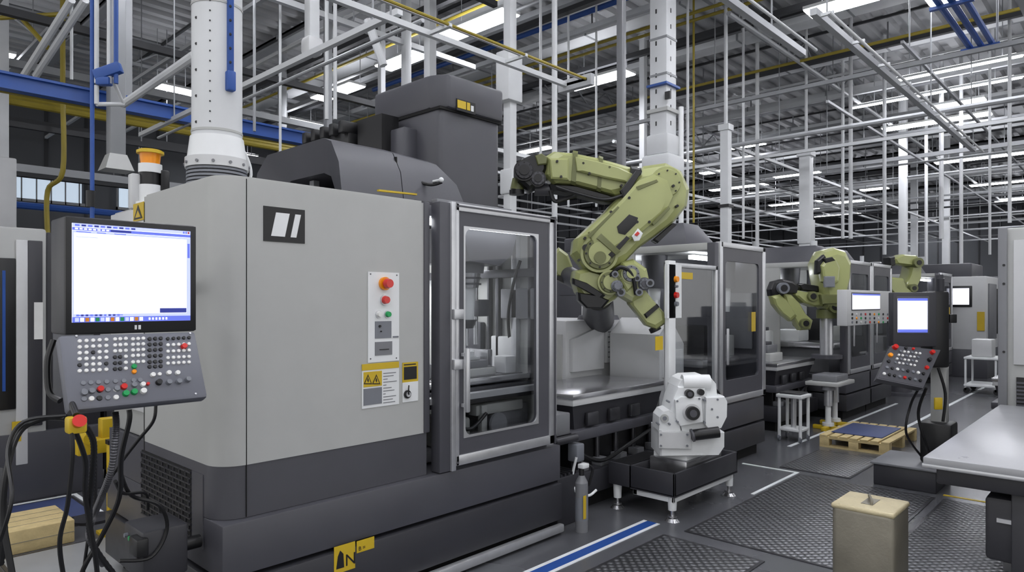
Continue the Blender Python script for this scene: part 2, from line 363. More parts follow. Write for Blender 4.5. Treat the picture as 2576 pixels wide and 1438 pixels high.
def lamp_px(u0,v0,u1,v1,w=.34,ay=True):
    a=pZ(u0,v0,6.2); c=pZ(u1,v1,6.2)
    if ay: lamp((a.x+c.x)/2,(a.y+c.y)/2,abs(c.y-a.y),w)
    else: lamp((a.x+c.x)/2,(a.y+c.y)/2,abs(c.x-a.x),w,False)
for t in [(1110,97,1290,30,.42),(965,172,1060,132,.42),(800,250,900,212,.42),(1425,220,1590,182,.45),(2025,30,2210,-8,.42),(2240,205,2576,138,.11),(2140,272,2576,192,.11),(2345,270,2480,248),(1315,384,1385,368),(1840,374,1920,358),(1950,446,2060,430,.42),(2430,380,2540,362,.42),(2100,512,2170,502,.5),(1985,532,2050,520,.5),(2285,560,2350,550,.6),(2520,505,2576,494,.5),(1890,490,1960,478,.5),(2170,480,2230,470,.5),(1770,438,1830,425,.4)]:
    lamp_px(*t)
lamp_px(390,213,490,236,.4,False); lamp_px(720,300,805,318,.4,False); lamp_px(-60,120,30,150,.5,False); lamp_px(560,380,640,396,.4,False)
for (x,y) in [(1.0,1.0),(-2,3),(4.5,-1.5),(1,-3),(5,1.5),(-2.5,-1),(3,4.2),(8,-1),(7.5,2.6),(-1,7),(3.5,8),(12,1.5)]: lamp(x,y,2.0,.32)  # unseen fixtures above and behind the view, added for fill light
for X in (20,26,32,38):
    for Y in (-3,4,12): lamp(X,Y,2.4,.4)
# ------------------------------------------------------------ main machine
b=B('cnc_machining_center')
YF=3.04; X0=1.318
def roundprof(x0,x1,y0,y1,r,z):
    pts=[]
    for i in range(9):
        a=math.pi+ (math.pi/2)*i/8; pts.append((x0+r+r*math.cos(a),y0+r+r*math.sin(a),z))
    pts+=[(x1,y0,z),(x1,y1,z),(x0,y1,z)]; return pts
b.prism(roundprof(X0,2.50,YF,3.97,.13,.85),(0,0,1.32),LG)
b.prism(roundprof(X0+.012,2.49,YF+.012,3.97,.12,2.17),(0,0,.012),LG)
b.box((X0+.02,3.97,.85),(2.5,4.55,2.14),LG,.02)
b.box((X0,3.975,1.0),(X0+.03,4.53,2.12),LG2,.005)
b.prism(roundprof(X0,2.52,YF+.004,4.55,.13,.607),(0,0,.243),DG)
b.box((1.445,YF-.001,.61),(1.449,YF+.01,2.17),VBK); b.box((X0-.002,3.962,.6),(X0+.01,3.97,2.14),VBK)
b.box((X0,3.0,.362),(3.69,4.6,.605),DG,.008); b.box((X0+.05,3.06,.34),(3.66,4.55,.37),VBK)
b.box((X0-.01,2.985,.09),(3.69,4.6,.342),DG2,.008); b.box((X0+.06,3.06,0.0),(3.6,4.5,.1),VBK)
b.box((1.6,2.94,.02),(3.66,2.985,.075),AL,.01)
b.box((X0-.006,3.33,.45),(X0+.02,3.99,.80),VBK)
for i in range(13): b.box((X0-.012,3.33,.455+i*.0275),(X0-.002,3.99,.462+i*.0275),DG2)
for i in range(9):
    for r in range(12):
        y=3.345+i*.075+(.037 if r%2 else 0); b.box((X0-.012,y,.46+r*.0275),(X0-.003,y+.007,.488+r*.0275),DG2)
b.box((X0-.004,3.2,.455),(X0+.01,3.33,.80),DG)
# dark column + chamber
b.box((2.495,3.03,.85),(2.535,3.2,2.178),DG,.006)
b.box((2.575,2.99,.61),(2.665,3.07,2.185),DG,.006); b.box((2.655,2.975,.61),(2.69,3.03,2.19),AL,.004)
b.box((2.5,3.1,2.11),(3.67,4.55,2.175),MG); b.box((2.5,4.5,.6),(3.67,4.55,2.15),LG2); b.box((3.60,3.05,.6),(3.67,3.12,2.18),AL,.004)
b.box((2.5,3.2,.85),(2.52,4.5,2.11),LG2)
b.box((3.645,3.12,.6),(3.675,4.5,2.12),LG)
b.box((2.55,3.1,2.06),(3.6,3.13,2.10),WLAMP); b.box((3.0,4.40,1.62),(3.6,4.46,1.66),WLAMP)
for (y,w_) in ((3.2,.03),(3.34,.05),(3.52,.03),(3.62,.02),(3.8,.05),(3.98,.03),(4.2,.04)): b.box((3.60,y,1.05),(3.645,y+w_,2.1),STD if w_<.04 else AL,.004)
b.box((3.58,3.15,1.78),(3.645,4.4,1.84),STD,.004); b.box((3.60,3.15,1.48),(3.645,3.5,1.70),MG,.01); b.box((3.59,3.7,1.2),(3.645,3.95,1.45),DG,.01); b.box((3.6,3.38,1.12),(3.645,3.6,1.35),LG2,.01)
b.tube([(3.6,3.3,1.9),(3.56,3.34,1.7),(3.58,3.4,1.5),(3.62,3.42,1.3)],.012,BK)
# spindle head in the line of the window
sxp,syp=3.22,3.46
b.prism([(2.98,3.25,2.1),(3.52,3.25,2.1),(3.46,3.25,1.93),(3.34,3.25,1.85),(3.06,3.25,1.87)],(0,.5,0),DG)
b.cyl((sxp,syp,1.88),(sxp,syp,1.80),.13,MG,.12); b.cyl((sxp,syp,1.80),(sxp,syp,1.70),.10,ST,.085); b.cyl((sxp,syp,1.70),(sxp,syp,1.48),.062,WH,.055); b.cyl((sxp,syp,1.48),(sxp,syp,1.42),.075,STD,.05); b.cyl((sxp,syp,1.42),(sxp,syp,1.30),.018,ST)
for z in (1.72,1.76): b.cyl((sxp,syp,z),(sxp,syp,z+.012),.105,DG)
b.cyl((sxp+.14,syp+.05,1.86),(sxp+.14,syp+.05,1.3),.016,ST); b.cyl((sxp-.13,syp,1.86),(sxp-.13,syp,1.25),.012,AL); b.box((sxp+.1,syp-.03,1.5),(sxp+.2,syp+.05,1.62),DG,.01); b.tube([(sxp-.1,syp-.02,1.85),(sxp-.14,syp-.05,1.7),(sxp-.09,syp-.03,1.5)],.01,BK)
b.box((2.56,3.06,1.0),(3.60,3.12,1.035),AL); b.box((2.54,3.2,1.06),(3.60,4.3,1.10),ST,.01); b.box((2.54,3.16,.95),(3.60,4.35,1.05),STD,.01)
for k in range(5): b.box((2.6,3.26+k*.14,1.099),(3.58,3.275+k*.14,1.103),BK)
b.box((3.06,3.32,1.1),(3.38,3.66,1.15),LG,.01); b.box((3.1,3.36,1.15),(3.34,3.6,1.2),MG,.01); b.box((3.06,3.36,1.15),(3.11,3.6,1.27),ST,.006); b.box((3.33,3.36,1.15),(3.38,3.6,1.27),ST,.006); b.cyl((3.22,3.46,1.2),(3.22,3.46,1.26),.055,WH); b.box((3.15,3.40,1.2),(3.30,3.54,1.225),LG2,.005)
b.box((2.85,3.3,1.1),(2.98,3.42,1.2),MG,.01); b.box((3.45,3.3,1.1),(3.56,3.42,1.22),LG2,.01)
b.box((2.54,3.2,.62),(3.6,3.9,.70),MG,.02); b.box((2.72,3.2,.70),(3.02,3.5,.86),LG,.02); b.cyl((3.2,3.14,.8),(3.2,3.5,.8),.06,STD); b.cyl((3.2,3.12,.8),(3.2,3.14,.8),.075,MG); b.box((3.3,3.2,.70),(3.58,3.5,.9),MG,.02); b.box((3.05,3.18,.86),(3.5,3.26,.93),LG,.01); b.box((3.08,3.16,.70),(3.13,3.2,.93),LG,.005)
for k in range(5): b.cyl((2.78+k*.16,3.13,.74),(2.78+k*.16,3.18,.74),.022,STD)
b.tube([(2.8,3.15,.95),(2.82,3.14,.85),(2.95,3.13,.8),(3.1,3.14,.88)],.012,BK)
# door
zb,zt=.635,2.185
for (x0,x1,z0,z1) in [(2.69,2.715,zb,zt),(3.545,3.62,zb,zt),(2.69,3.62,zt-.045,zt),(2.69,3.62,zb,zb+.06)]: b.box((x0,2.975,z0),(x1,3.02,z1),AL,.004)
b.box((3.59,2.965,zb),(3.60,2.976,zt),DG); b.box((2.70,2.966,zt-.02),(3.6,2.976,zt-.012),DG)
def ringframe(b,x0,x1,z0,z1,ix0,ix1,iz0,iz1,r,y,th,m):
    outer=[];inner=[];n=8
    for (cx,cz,a0,ox,oz) in [(ix1-r,iz1-r,0,x1,z1),(ix0+r,iz1-r,90,x0,z1),(ix0+r,iz0+r,180,x0,z0),(ix1-r,iz0+r,270,x1,z0)]:
        for k in range(n+1):
            a=math.radians(a0+90*k/n); px_,pz_=cx+r*math.cos(a),cz+r*math.sin(a); inner.append((px_,pz_))
            first=(ox,pz_) if a0 in (0,180) else (px_,oz); last=(px_,oz) if a0 in (0,180) else (ox,pz_)
            outer.append(first if k<n/2 else ((ox,oz) if k==n//2 else last))
    N=len(inner); vs=[]
    for yy in (y,y+th):
        vs+=[(p[0],yy,p[1]) for p in outer]; vs+=[(p[0],yy,p[1]) for p in inner]
    fs=[]
    for i in range(N):
        j=(i+1)%N
        fs+=[[i,j,N+j,N+i],[2*N+i,3*N+i,3*N+j,2*N+j],[N+i,N+j,3*N+j,3*N+i],[i,2*N+i,2*N+j,j]]
    b.add(vs,fs,m)
ringframe(b,2.715,3.545,zb+.06,zt-.045,2.765,3.425,.80,2.045,.05,2.985,.03,DG)
ringframe(b,2.755,3.435,.79,2.055,2.768,3.422,.803,2.042,.05,2.981,.01,AL)
b.box((2.76,3.0,.79),(3.43,3.006,2.05),GL)
for z in (1.53,1.235): b.box((2.655,2.95,z-.03),(2.73,2.98,z+.03),AL,.005)
b.box((2.725,2.92,.95),(2.755,2.945,1.33),AL,.01); b.box((2.73,2.94,.98),(2.75,2.98,1.0),AL); b.box((2.73,2.94,1.28),(2.75,2.98,1.3),AL)
for x in (2.70,3.61):
    for z in (zb+.02,zt-.02): b.cyl((x,2.97,z),(x,2.975,z),.007,DG,seg=10)
# logo plate with stand-in mark
b.box((1.528,YF-.004,1.889),(1.742,YF,2.054),BK)
b.prism([(1.565,YF-.006,1.915),(1.635,YF-.006,1.915),(1.66,YF-.006,2.028),(1.59,YF-.006,2.028)],(0,.003,0),WH)
b.prism([(1.665,YF-.006,1.915),(1.695,YF-.006,1.915),(1.72,YF-.006,2.028),(1.69,YF-.006,2.028)],(0,.003,0),WH)
# push-button panel
Y=YF-.001
b.rectY(925,683,1003,912,Y,WH,.004); 
for (u,v) in ((931,689),(997,692),(931,902),(996,900)): p=pY(u,v,Y); b.cyl(p+V((0,-.006,0)),p,.004,DG,seg=8)
p=pY(965,713,Y); b.cyl(p,p+V((0,-.02,0)),.036,ORG); b.cyl(p+V((0,-.02,0)),p+V((0,-.035,0)),.02,RD); b.cyl(p+V((0,-.035,0)),p+V((0,-.06,0)),.028,RD,.023)
p=pY(965,754,Y); b.cyl(p,p+V((0,-.015,0)),.028,AL); b.cyl(p+V((0,-.015,0)),p+V((0,-.035,0)),.023,RD,.019)
for (u,m) in ((951,BW),(973,GN)): p=pY(u,790,Y); b.cyl(p,p+V((0,-.01,0)),.021,AL); b.cyl(p+V((0,-.01,0)),p+V((0,-.025,0)),.017,m,.014)
b.rectY(943,808,984,851,Y-.004,BG); b.rectY(943,860,986,894,Y-.004,MG); p=pY(953,820,Y); b.cyl(p,p+V((0,-.014,0)),.007,BK); p=pY(956,833,Y); b.cyl(p,p+V((0,-.014,0)),.004,BK); b.rectY(988,845,1002,849,Y-.004,BG); b.rectY(955,878,978,880,Y-.007,BK)
# warning labels
b.rectY(910,916,1003,1028,Y,WH,.003); b.rectY(910,916,1003,932,Y-.002,YE,.003); b.rectY(914,936,960,974,Y-.002,YE,.003); b.rectY(914,978,960,1020,Y-.002,BG,.003)
for uc in (926,947):
    b.prism([pY(uc-11,966,Y-.006),pY(uc+10,966,Y-.006),pY(uc,941,Y-.006)],(0,.001,0),BK)
    b.prism([pY(uc-7.5,963.5,Y-.007),pY(uc+7,963.5,Y-.007),pY(uc,946,Y-.007)],(0,.001,0),YE)
    b.prism([pY(uc-1,949,Y-.008),pY(uc+2,955,Y-.008),pY(uc+1,962,Y-.008),pY(uc-2,957,Y-.008)],(0,.001,0),BK)
for i in range(11): b.rectY(964,938+i*7.4,[996,990,975,998,972,985,992,970,996,988,994][i],940+i*7.4,Y-.003,MG,.001)
b.rectY(1012,912,1051,962,Y,YE,.003); b.rectY(1016,923,1048,955,Y-.003,BK,.002); b.rectY(1016,916,1046,919,Y-.003,BK,.001)
b.rectY(1012,962,1051,1012,Y,WH,.003); p=pY(1023,991,Y); b.cyl(p,p+V((0,-.012,0)),.023,BK); b.cyl(p+V((0,-.012,0)),p+V((0,-.02,0)),.014,AL); b.tube([p+V((0,-.02,0)),p+V((-.01,-.03,.03)),p+V((0,-.02,.05))],.004,BK)
# left side warning label
a=pX(336,514,X0-.003); c=pX(362,552,X0-.003); b.box((X0-.005,a.y,a.z),(X0-.001,c.y,c.z),YE)
ym=(a.y+c.y)/2; b.prism([(X0-.007,a.y-.015,c.z+.01),(X0-.007,c.y+.015,c.z+.01),(X0-.007,ym,a.z-.01)],(.001,0,0),BK); b.prism([(X0-.008,a.y-.04,c.z+.018),(X0-.008,c.y+.04,c.z+.018),(X0-.008,ym,a.z-.04)],(.001,0,0),YE)
# slab labels
b.rectY(840,1376,893,1445,2.984,YE,.002); b.rectY(897,1361,941,1391,2.984,YE,.002)
b.prism([pY(846,1432,2.981),pY(866,1426,2.981),pY(864,1392,2.981),pY(856,1384,2.981),pY(850,1400,2.981)],(0,.001,0),BK)
a=pY(868,1424,2.981); b.text('N',a,AX,AZ,.085,BK); a=pY(902,1385,2.981); b.text('B =',a,AX,AZ,.03,BK)
# ---------- top housings
def hull(b,pts,m,bev=0.0):
    bm=bmesh.new(); 
    for p in pts: bm.verts.new(p)
    bmesh.ops.convex_hull(bm,input=bm.verts[:]); 
    bmesh.ops.dissolve_limit(bm,angle_limit=.02,verts=bm.verts[:],edges=bm.edges[:])
    if bev: bmesh.ops.bevel(bm,geom=bm.edges[:],offset=bev,segments=2,affect='EDGES',profile=.5)
    b.addbm(bm,m)
def gable(x,th,m):
    out=[(3.32,2.17),(3.36,2.40),(3.44,2.53),(3.52,2.56),(4.2,2.56),(4.34,2.46),(4.42,2.17)]
    inn=[(3.54,2.17),(3.56,2.28),(3.60,2.36),(3.68,2.39),(4.08,2.39),(4.2,2.32),(4.26,2.17)]
    n=len(out); w=.10
    vs=[(x,p[0],p[1]) for p in out]+[(x+w,p[0],p[1]) for p in inn]+[(x+th,p[0],p[1]) for p in out]+[(x+th,p[0],p[1]) for p in inn]
    fs=[]
    for i in range(n-1): fs+=[[i,i+1,n+i+1,n+i],[2*n+i,3*n+i,3*n+i+1,2*n+i+1],[n+i,n+i+1,3*n+i+1,3*n+i],[i,2*n+i,2*n+i+1,i+1]]
    b.add(vs,fs,m)
gable(2.14,.434,DG)
O_=[(3.32,2.17),(3.36,2.40),(3.44,2.53),(3.52,2.56),(4.2,2.56),(4.34,2.46),(4.42,2.17)]
hull(b,[(2.58,y_,z_) for (y_,z_) in O_]+[(3.12 if z_<2.3 else (3.04 if z_<2.5 else 2.93),y_,z_-.02 if z_>2.3 else z_) for (y_,z_) in O_],DG)
b.box((2.572,3.40,2.2),(2.582,4.3,2.5),VBK)
b.box((2.4,3.75,2.17),(2.56,4.1,2.3),BK); b.box((2.30,3.9,2.17),(2.34,3.95,2.38),MG)
# tower
b.box((3.10,3.6,2.17),(3.70,4.25,2.98),DG,.035,3); b.box((2.98,3.85,2.17),(3.12,4.25,2.85),DG,.02); b.box((2.9,4.0,2.6),(3.05,4.3,2.95),BK)
hull(b,[(x,y,z) for (x,y) in ((3.15,3.56),(3.7,3.56),(3.7,4.35),(3.08,4.35),(3.08,3.70)) for z in (2.96,3.20)],DG,.025)
b.box((3.09,3.585,2.945),(3.7,4.3,2.965),VBK)
b.rectY(1148,247,1195,276,3.556,BK,.004)
a=pY(1151,270,3.55); b.box((a.x,3.548,a.z),(a.x+.08,3.552,a.z+.055),YE); b.box((a.x+.09,3.548,a.z+.0),(a.x+.12,3.552,a.z+.055),YE); b.box((a.x+.13,3.548,a.z),(a.x+.155,3.552,a.z+.04),WH)
# clutter behind the shroud
b.box((2.75,4.35,2.17),(3.1,4.9,2.72),LG2,.02); b.box((2.85,4.35,2.72),(3.05,5.0,2.88),BK,.02)
for i in range(5): b.box((2.8,4.35+i*.13,2.86),(3.0,4.41+i*.13,2.95),BK,.01)
b.box((2.45,4.45,2.17),(2.8,4.8,2.66),LG2,.02)
b.obox(pD(1000,484,4.05),(.28,.02,.01),((AX+AZ*.03).normalized(),AY,AZ),YE); b.tube([pD(1000,472,4.3),pD(1040,457,4.3),pD(1085,464,4.3),pD(1112,457,4.3)],.012,BK); b.ball(pD(1110,452,4.25),.016,WH); b.cyl(pD(1090,456,4.3),pD(1110,452,4.25),.008,WH)
b.box((2.5,3.12,2.17),(3.1,3.3,2.2),DG2,.005); b.box((2.65,3.1,2.18),(3.3,3.16,2.22),MG,.005)
b.done()
def area(x,y,z,sx,sy,power,rot=(0,0,0),name='work_light'):
    l=bpy.data.lights.new(name,'AREA'); l.shape='RECTANGLE'; l.size=sx; l.size_y=sy; l.energy=power; l.color=(1,1,1)
    o=bpy.data.objects.new(name,l); o.location=(x,y,z); o.rotation_euler=rot; bpy.context.scene.collection.objects.link(o)
area(3.05,4.0,2.08,.8,.1,16)
# ------------------------------------------------------------ exhaust duct
b=B('exhaust_duct'); cx,cy=1.51,3.5
for i in range(6): b.cyl((cx,cy,2.175+i*.018),(cx,cy,2.186+i*.018),.145,BG,seg=32); b.cyl((cx,cy,2.184+i*.018),(cx,cy,2.194+i*.018),.132,DG2,seg=32)
b.cyl((cx,cy,2.28),(cx,cy,2.33),.152,LG2,seg=40); b.cyl((cx,cy,2.33),(cx,cy,2.44),.142,WH,.128,seg=40); b.cyl((cx,cy,2.44),(cx,cy,7.49),.121,CWH,seg=40)
for z in (2.46,3.1,3.9): b.cyl((cx,cy,z),(cx,cy,z+.012),.124,LG,seg=40)
vw=(V((0,0,0))-V((cx,cy,0))).normalized(); rr=V((-vw.y,vw.x,0))
for k in range(24): 
    p=V((cx,cy,2.5+k*.05))+(vw*.98-rr*.28).normalized()*.119; b.cyl(p,p+vw*.006,.004,BK,seg=8)
for k in range(10):
    p=V((cx,cy,2.5+k*.13))+(vw*.6-rr*.8).normalized()*.119; b.cyl(p,p+vw*.006,.007,BK,seg=8)
pp=V((cx,cy,0))+(vw*.85+rr*.45).normalized()*.13
b.box((pp.x-.014,pp.y-.014,2.72),(pp.x+.014,pp.y+.014,7.49),BL,.004); b.box((pp.x-.022,pp.y-.022,2.66),(pp.x+.022,pp.y+.022,2.76),BL,.008)
for k in range(16): b.cyl(V((pp.x,pp.y,2.8+k*.07))+vw*.012,V((pp.x,pp.y,2.8+k*.07))+vw*.024,.006,BK,seg=6)
for k in range(12):
    a=math.pi*2*k/12; b.cyl((cx+.15*math.cos(a),cy+.15*math.sin(a),2.3),(cx+.158*math.cos(a),cy+.158*math.sin(a),2.3),.008,MG,seg=8)
b.tube([(1.68,3.6,2.18),(1.74,3.6,2.3),(1.70,3.6,2.42),(1.62,3.56,2.44)],.008,WH); b.tube([(1.66,3.65,2.18),(1.71,3.65,2.28),(1.66,3.6,2.36)],.008,WH)
b.done()
b=B('warning_beacon'); p=pD(378,480,3.9); x,y=p.x,p.y
b.cyl((x,y,2.13),(x,y,2.17),.08,WH); b.cyl((x,y,2.17),(x,y,2.27),.06,WH); b.cyl((x,y,2.27),(x,y,2.34),.052,BK); b.cyl((x,y,2.34),(x,y,2.39),.062,WH); b.cyl((x,y,2.39),(x,y,2.45),.05,ORG,.056); b.cyl((x,y,2.45),(x,y,2.465),.072,YE); b.cyl((x,y,2.465),(x,y,2.472),.06,YE)
b.box((x+.04,y-.05,2.2),(x+.09,y-.02,2.36),BK,.008); b.box((x-.1,y,2.13),(x-.05,y+.06,2.33),LG2,.01)
b.done()
# ------------------------------------------------------------ left control pendant
b=B('control_pendant')
b.box((.62,2.6,1.492),(1.043,2.77,1.885),DG2,.008); b.box((.622,2.594,1.496),(1.041,2.602,1.882),BK,.003)
sx0,sx1,sz0,sz1=.640,1.018,1.533,1.862
b.box((sx0,2.590,sz0),(sx1,2.595,sz1),SCR)
def sr(x0,z0,x1,z1,m,o=0): b.box((sx0+(sx1-sx0)*x0,2.5885-o,sz0+(sz1-sz0)*z0),(sx0+(sx1-sx0)*x1,2.5905,sz0+(sz1-sz0)*z1),m)
sr(0,.965,1,1,SCL); sr(0,.93,1,.96,SCB); sr(0,.905,1,.926,SCL); sr(0,0,1,.055,SCB); sr(0,.055,1,.085,SCL); sr(.965,.085,1,.905,SCL); sr(0,.085,.012,.905,SCL); sr(.72,.09,.962,.14,SCD); sr(.972,.70,.993,.86,SCB,.0004)
for k in range(14): sr(.02+k*.04,.008,.05+k*.04,.047,[SCL,SCR,ORG,SCR,GN][k%5],.0004)
for k in range(6): sr(.62+k*.03,.015,.635+k*.03,.04,SCR,.0004)
for k in range(10): sr(.02+k*.05,.972,.055+k*.05,.99,SCD if k%2 else SCB,.0004)
for k in range(9): sr(.02+k*.035,.938,.043+k*.035,.953,SCR,.0004)
sr(.30,.936,.47,.955,SCD,.0006)
for k in range(3): sr(.93+k*.022,.97,.945+k*.022,.993,[SCB,SCB,RD][k],.0004)
for k,wd in enumerate((.19,.12,.16)): sr(.03,.912,.03+wd*.6,.92,SCB,.0004) if k==0 else sr(.05+.14*k,.912,.05+.14*k+wd*.6,.92,SCB,.0004)
sr(.03,.86,.2,.868,SCL,.0002); sr(.03,.068,.24,.076,SCB,.0004); sr(.28,.068,.4,.076,SCB,.0004)
for k in range(10): sr(.03+k*.036,.062,.05+k*.036,.08,SCD if k%3 else SCB,.0006)
b.box((.83,2.592,1.505),(.837,2.594,1.52),WH); b.box((.842,2.592,1.505),(.85,2.592+.002,1.52),WH)
k0=V((.60,2.588,1.49)); dn=V((0,-.115,-.235)); dn.normalize(); nr=AX.cross(dn).normalized(); 
if nr.y>0: nr=-nr
ctr=k0+V((.2175,0,0))+dn*(.128)-nr*.022
b.obox(ctr,(.435,.262,.05),(AX,dn,nr),KEY,.012)
b.obox(ctr-nr*.045,(.37,.22,.06),(AX,dn,nr),DG2,.01)
kp=ctr+nr*.025
def key(u,v,r,m,h=.005):
    p=pP(u,v,kp,nr); b.cyl(p,p+nr*h,r,m,r*.85,seg=12)
def grid(us,vs,r,mf,slope=-.055):
    for i,v in enumerate(vs):
        for j,u in enumerate(us): key(u,v+slope*(u-200),r,mf(i,j))
grid([200,217,234,250,267],[858,873,888,903,918,933],.0068,lambda i,j:BW if (i+j*3)%4 else (BK if i in(2,4) else BW))
grid([289,302,316],[858,873,888,903,918,933],.0068,lambda i,j:BW if i<3 or j==2 else BK)
grid([334,347,360],[860,874,888,902,918],.0068,lambda i,j:BW)
grid([376,390,404],[862,876,890,905,920,932],.0072,lambda i,j:BK)
grid([422,436,449,462,475],[864,880,896,912,926],.0066,lambda i,j:BK if i==0 else BW)
grid([209,228,247,268,290,311,336,352],[964],.0085,lambda i,j:BG)
grid([211,230,250,271,292],[984,1004],.009,lambda i,j:[BG,BW,BK][(i*3+j)%3])
for (u,v,r,m,h) in [(462,872,.011,RD,.014),(252,979,.011,RD,.012),(311,973,.011,RD,.012),(316,990,.011,GN,.012),(337,986,.011,GN,.012),(360,984,.011,BW,.012),(337,968,.010,BG,.01),(359,967,.009,BW,.01),(371,966,.006,RD,.01),(293,978,.010,BG,.012),(384,943,.009,BW,.01),(401,941,.007,BW,.006),(424,938,.009,BW,.01),(446,938,.009,BW,.01),(399,962,.011,BK,.014),(424,962,.010,BG,.014),(449,960,.010,BG,.014),(472,955,.010,BG,.014),(337,922,.009,GN,.008),(337,935,.008,ORG,.008),(211,988,.011,BG,.012),(230,984,.010,BG,.012)]: key(u,v,r,m,h)
for (u,v) in ((192,845),(478,838),(186,1030),(492,990)): key(u,v,.004,AL,.003)
b.box((.80,2.76,1.62),(.90,2.86,1.72),DG2,.01); b.tube([(.85,2.84,1.67),(.88,3.0,1.67),(1.1,3.25,1.67),(1.318,3.35,1.67)],.03,DG2,10)
b.tube([(.622,2.74,1.47),(.60,2.72,1.40),(.60,2.70,1.30),(.622,2.66,1.27)],.01,BK)
p=pD(192,1068,2.12); b.box(p-V((.026,.02,.026)),p+V((.026,.03,.026)),YE,.008); b.cyl(p+nr*.015,p+nr*.04,.016,RD,.02)
b.cyl(p+V((0,0,.03)),(p.x,p.y+.05,1.28),.01,BK)
b.done()
b=B('pendant_cables')
def px(pts,r,m,**k): b.tube([pD(*q) for q in pts],r,m,**k)
px([(325,1030,2.4),(325,1060,2.4),(305,1150,2.42),(300,1250,2.5),(260,1340,2.6),(210,1430,2.6),(190,1500,2.7)],.009,BK)
px([(392,1020,2.45),(385,1060,2.45),(345,1110,2.5),(300,1170,2.6),(240,1270,2.6),(215,1400,2.6),(205,1500,2.7)],.006,BK)
px([(290,1035,2.3),(292,1080,2.3),(280,1180,2.3),(255,1250,2.35),(235,1300,2.4),(225,1350,2.4),(260,1420,2.5)],.0095,STD,sub=30,rib=.25,seg=10)
px([(165,1052,2.2),(110,1052,2.2),(50,1085,2.15),(18,1180,2.1),(8,1300,2.1),(30,1438,2.1),(40,1500,2.1)],.009,BK)
px([(180,1085,2.1),(182,1150,2.1),(170,1270,2.12),(150,1370,2.15),(170,1500,2.2)],.007,BK)
px([(205,1060,2.15),(235,1110,2.2),(232,1200,2.25),(225,1290,2.3),(235,1370,2.4),(300,1460,2.6)],.009,BK,sub=20,rib=.15)
px([(0,1360,2.0),(30,1250,2.0),(20,1130,2.1),(60,1060,2.15),(165,1045,2.2)],.006,BK)
px([(190,1085,2.15),(215,1160,2.2),(215,1250,2.25),(240,1400,2.3),(250,1500,2.4)],.008,BK)
px([(300,1180,2.5),(330,1245,2.8),(400,1270,2.9),(420,1330,2.95),(380,1400,2.9),(300,1410,2.8)],.008,BK)
px([(290,1210,2.5),(310,1240,2.7),(365,1240,2.9),(372,1280,3.0)],.007,BK)
px([(0,1180,2.3),(10,1300,2.2),(0,1420,2.2)],.01,BK,sub=14,rib=.2)
b.done()
b=B('coolant_pump')
b.box((1.03,3.12,.40),(1.22,3.36,.62),DG2,.015); b.box((1.0,3.1,.52),(1.05,3.2,.6),BK,.01); b.cyl((1.12,3.24,.40),(1.12,3.24,.0),.05,DG2); b.box((1.0,3.08,.0),(1.29,3.4,.12),DG2,.01); b.cyl((1.2,3.2,.5),(1.30,3.2,.5),.03,BK); 
for i in range(4): b.cyl((1.03,3.14+i*.055,.57),(1.015,3.14+i*.055,.57),.01,GN if i==2 else BG,seg=8)
b.tube([(1.1,3.1,.4),(1.0,3.0,.3),(1.15,2.95,.15),(1.3,2.93,.12)],.014,BK); b.done()
b=B('safety_post'); p=pZ(283,1340,0); b.box((p.x-.03,p.y-.03,0),(p.x+.03,p.y+.03,.62),YE,.005); b.box((p.x-.08,p.y-.08,0),(p.x+.08,p.y+.08,.02),YE); b.box((p.x-.035,p.y-.035,.62),(p.x+.035,p.y+.035,.65),BK); b.done()
b=B('hose_reel_stand'); p=pD(235,1110,5.0)
b.box((p.x-.12,p.y-.08,p.z-.08),(p.x+.12,p.y+.08,p.z+.02),YE,.01); b.box((p.x+.05,p.y-.02,p.z-.06),(p.x+.16,p.y+.08,p.z+.16),YE,.01); b.cyl((p.x,p.y,0),(p.x,p.y,p.z-.08),.025,DG2); b.cyl((p.x,p.y,0),(p.x,p.y,.02),.14,DG2); b.cyl((p.x-.05,p.y-.1,p.z+.04),(p.x-.05,p.y+.1,p.z+.04),.04,YE); b.done()
# left background machine
b=B('enclosed_lathe')
x0,x1,y0,y1=-.6,1.86,6.6,8.4
b.box((x0,y0,.25),(1.45,y1,2.2),LG,.02); b.box((1.45,y0+.05,.2),(x1,y1,2.18),DG2,.02); b.box((x0,y0-.01,0),(x1,y1,.55),DG,.01)
b.box((1.13,y0-.02,.75),(1.24,y0,1.95),BK,.01); b.box((1.15,y0-.03,.9),(1.17,y0-.01,1.85),BL); b.box((1.32,y0-.015,.6),(1.42,y0,2.1),DG2,.01); b.box((1.5,y0+.03,.8),(1.8,y0+.05,2.0),MG,.01)
b.box((1.24,y0-.015,.3),(1.32,y0,2.1),LG2,.01); b.box((1.36,y0-.02,1.3),(1.42,y0-.01,1.6),BW); b.box((1.6,y0+.02,1.5),(1.75,y0+.03,1.9),BK)
p=pY(42,1085,y0-.02); b.box((p.x-.03,y0-.02,p.z-.08),(p.x+.03,y0-.01,p.z+.08),YE)
b.done()
b=B('tool_cabinet'); xo,yo=1.95,6.9
b.box((xo,yo,.08),(xo+.6,yo+.6,1.15),DG2,.02); b.box((xo-.03,yo-.03,1.15),(xo+.63,yo+.63,1.2),MG,.01)
for i in range(5): b.box((xo+.02,yo-.015,.12+i*.2),(xo+.58,yo,.29+i*.2),DG,.01); b.box((xo+.15,yo-.03,.25+i*.2),(xo+.45,yo-.015,.265+i*.2),AL)
for x in (xo+.05,xo+.55):
    for y in (yo+.05,yo+.55): b.cyl((x,y,0),(x,y,.09),.03,BK)
b.done()
b=B('wooden_block')
b.box((.55,5.24,0),(1.31,5.72,.15),WOOD,.008); 
for i in range(3): b.box((.55,5.35+i*.12,.148),(1.31,5.353+i*.12,.1515),TINS)
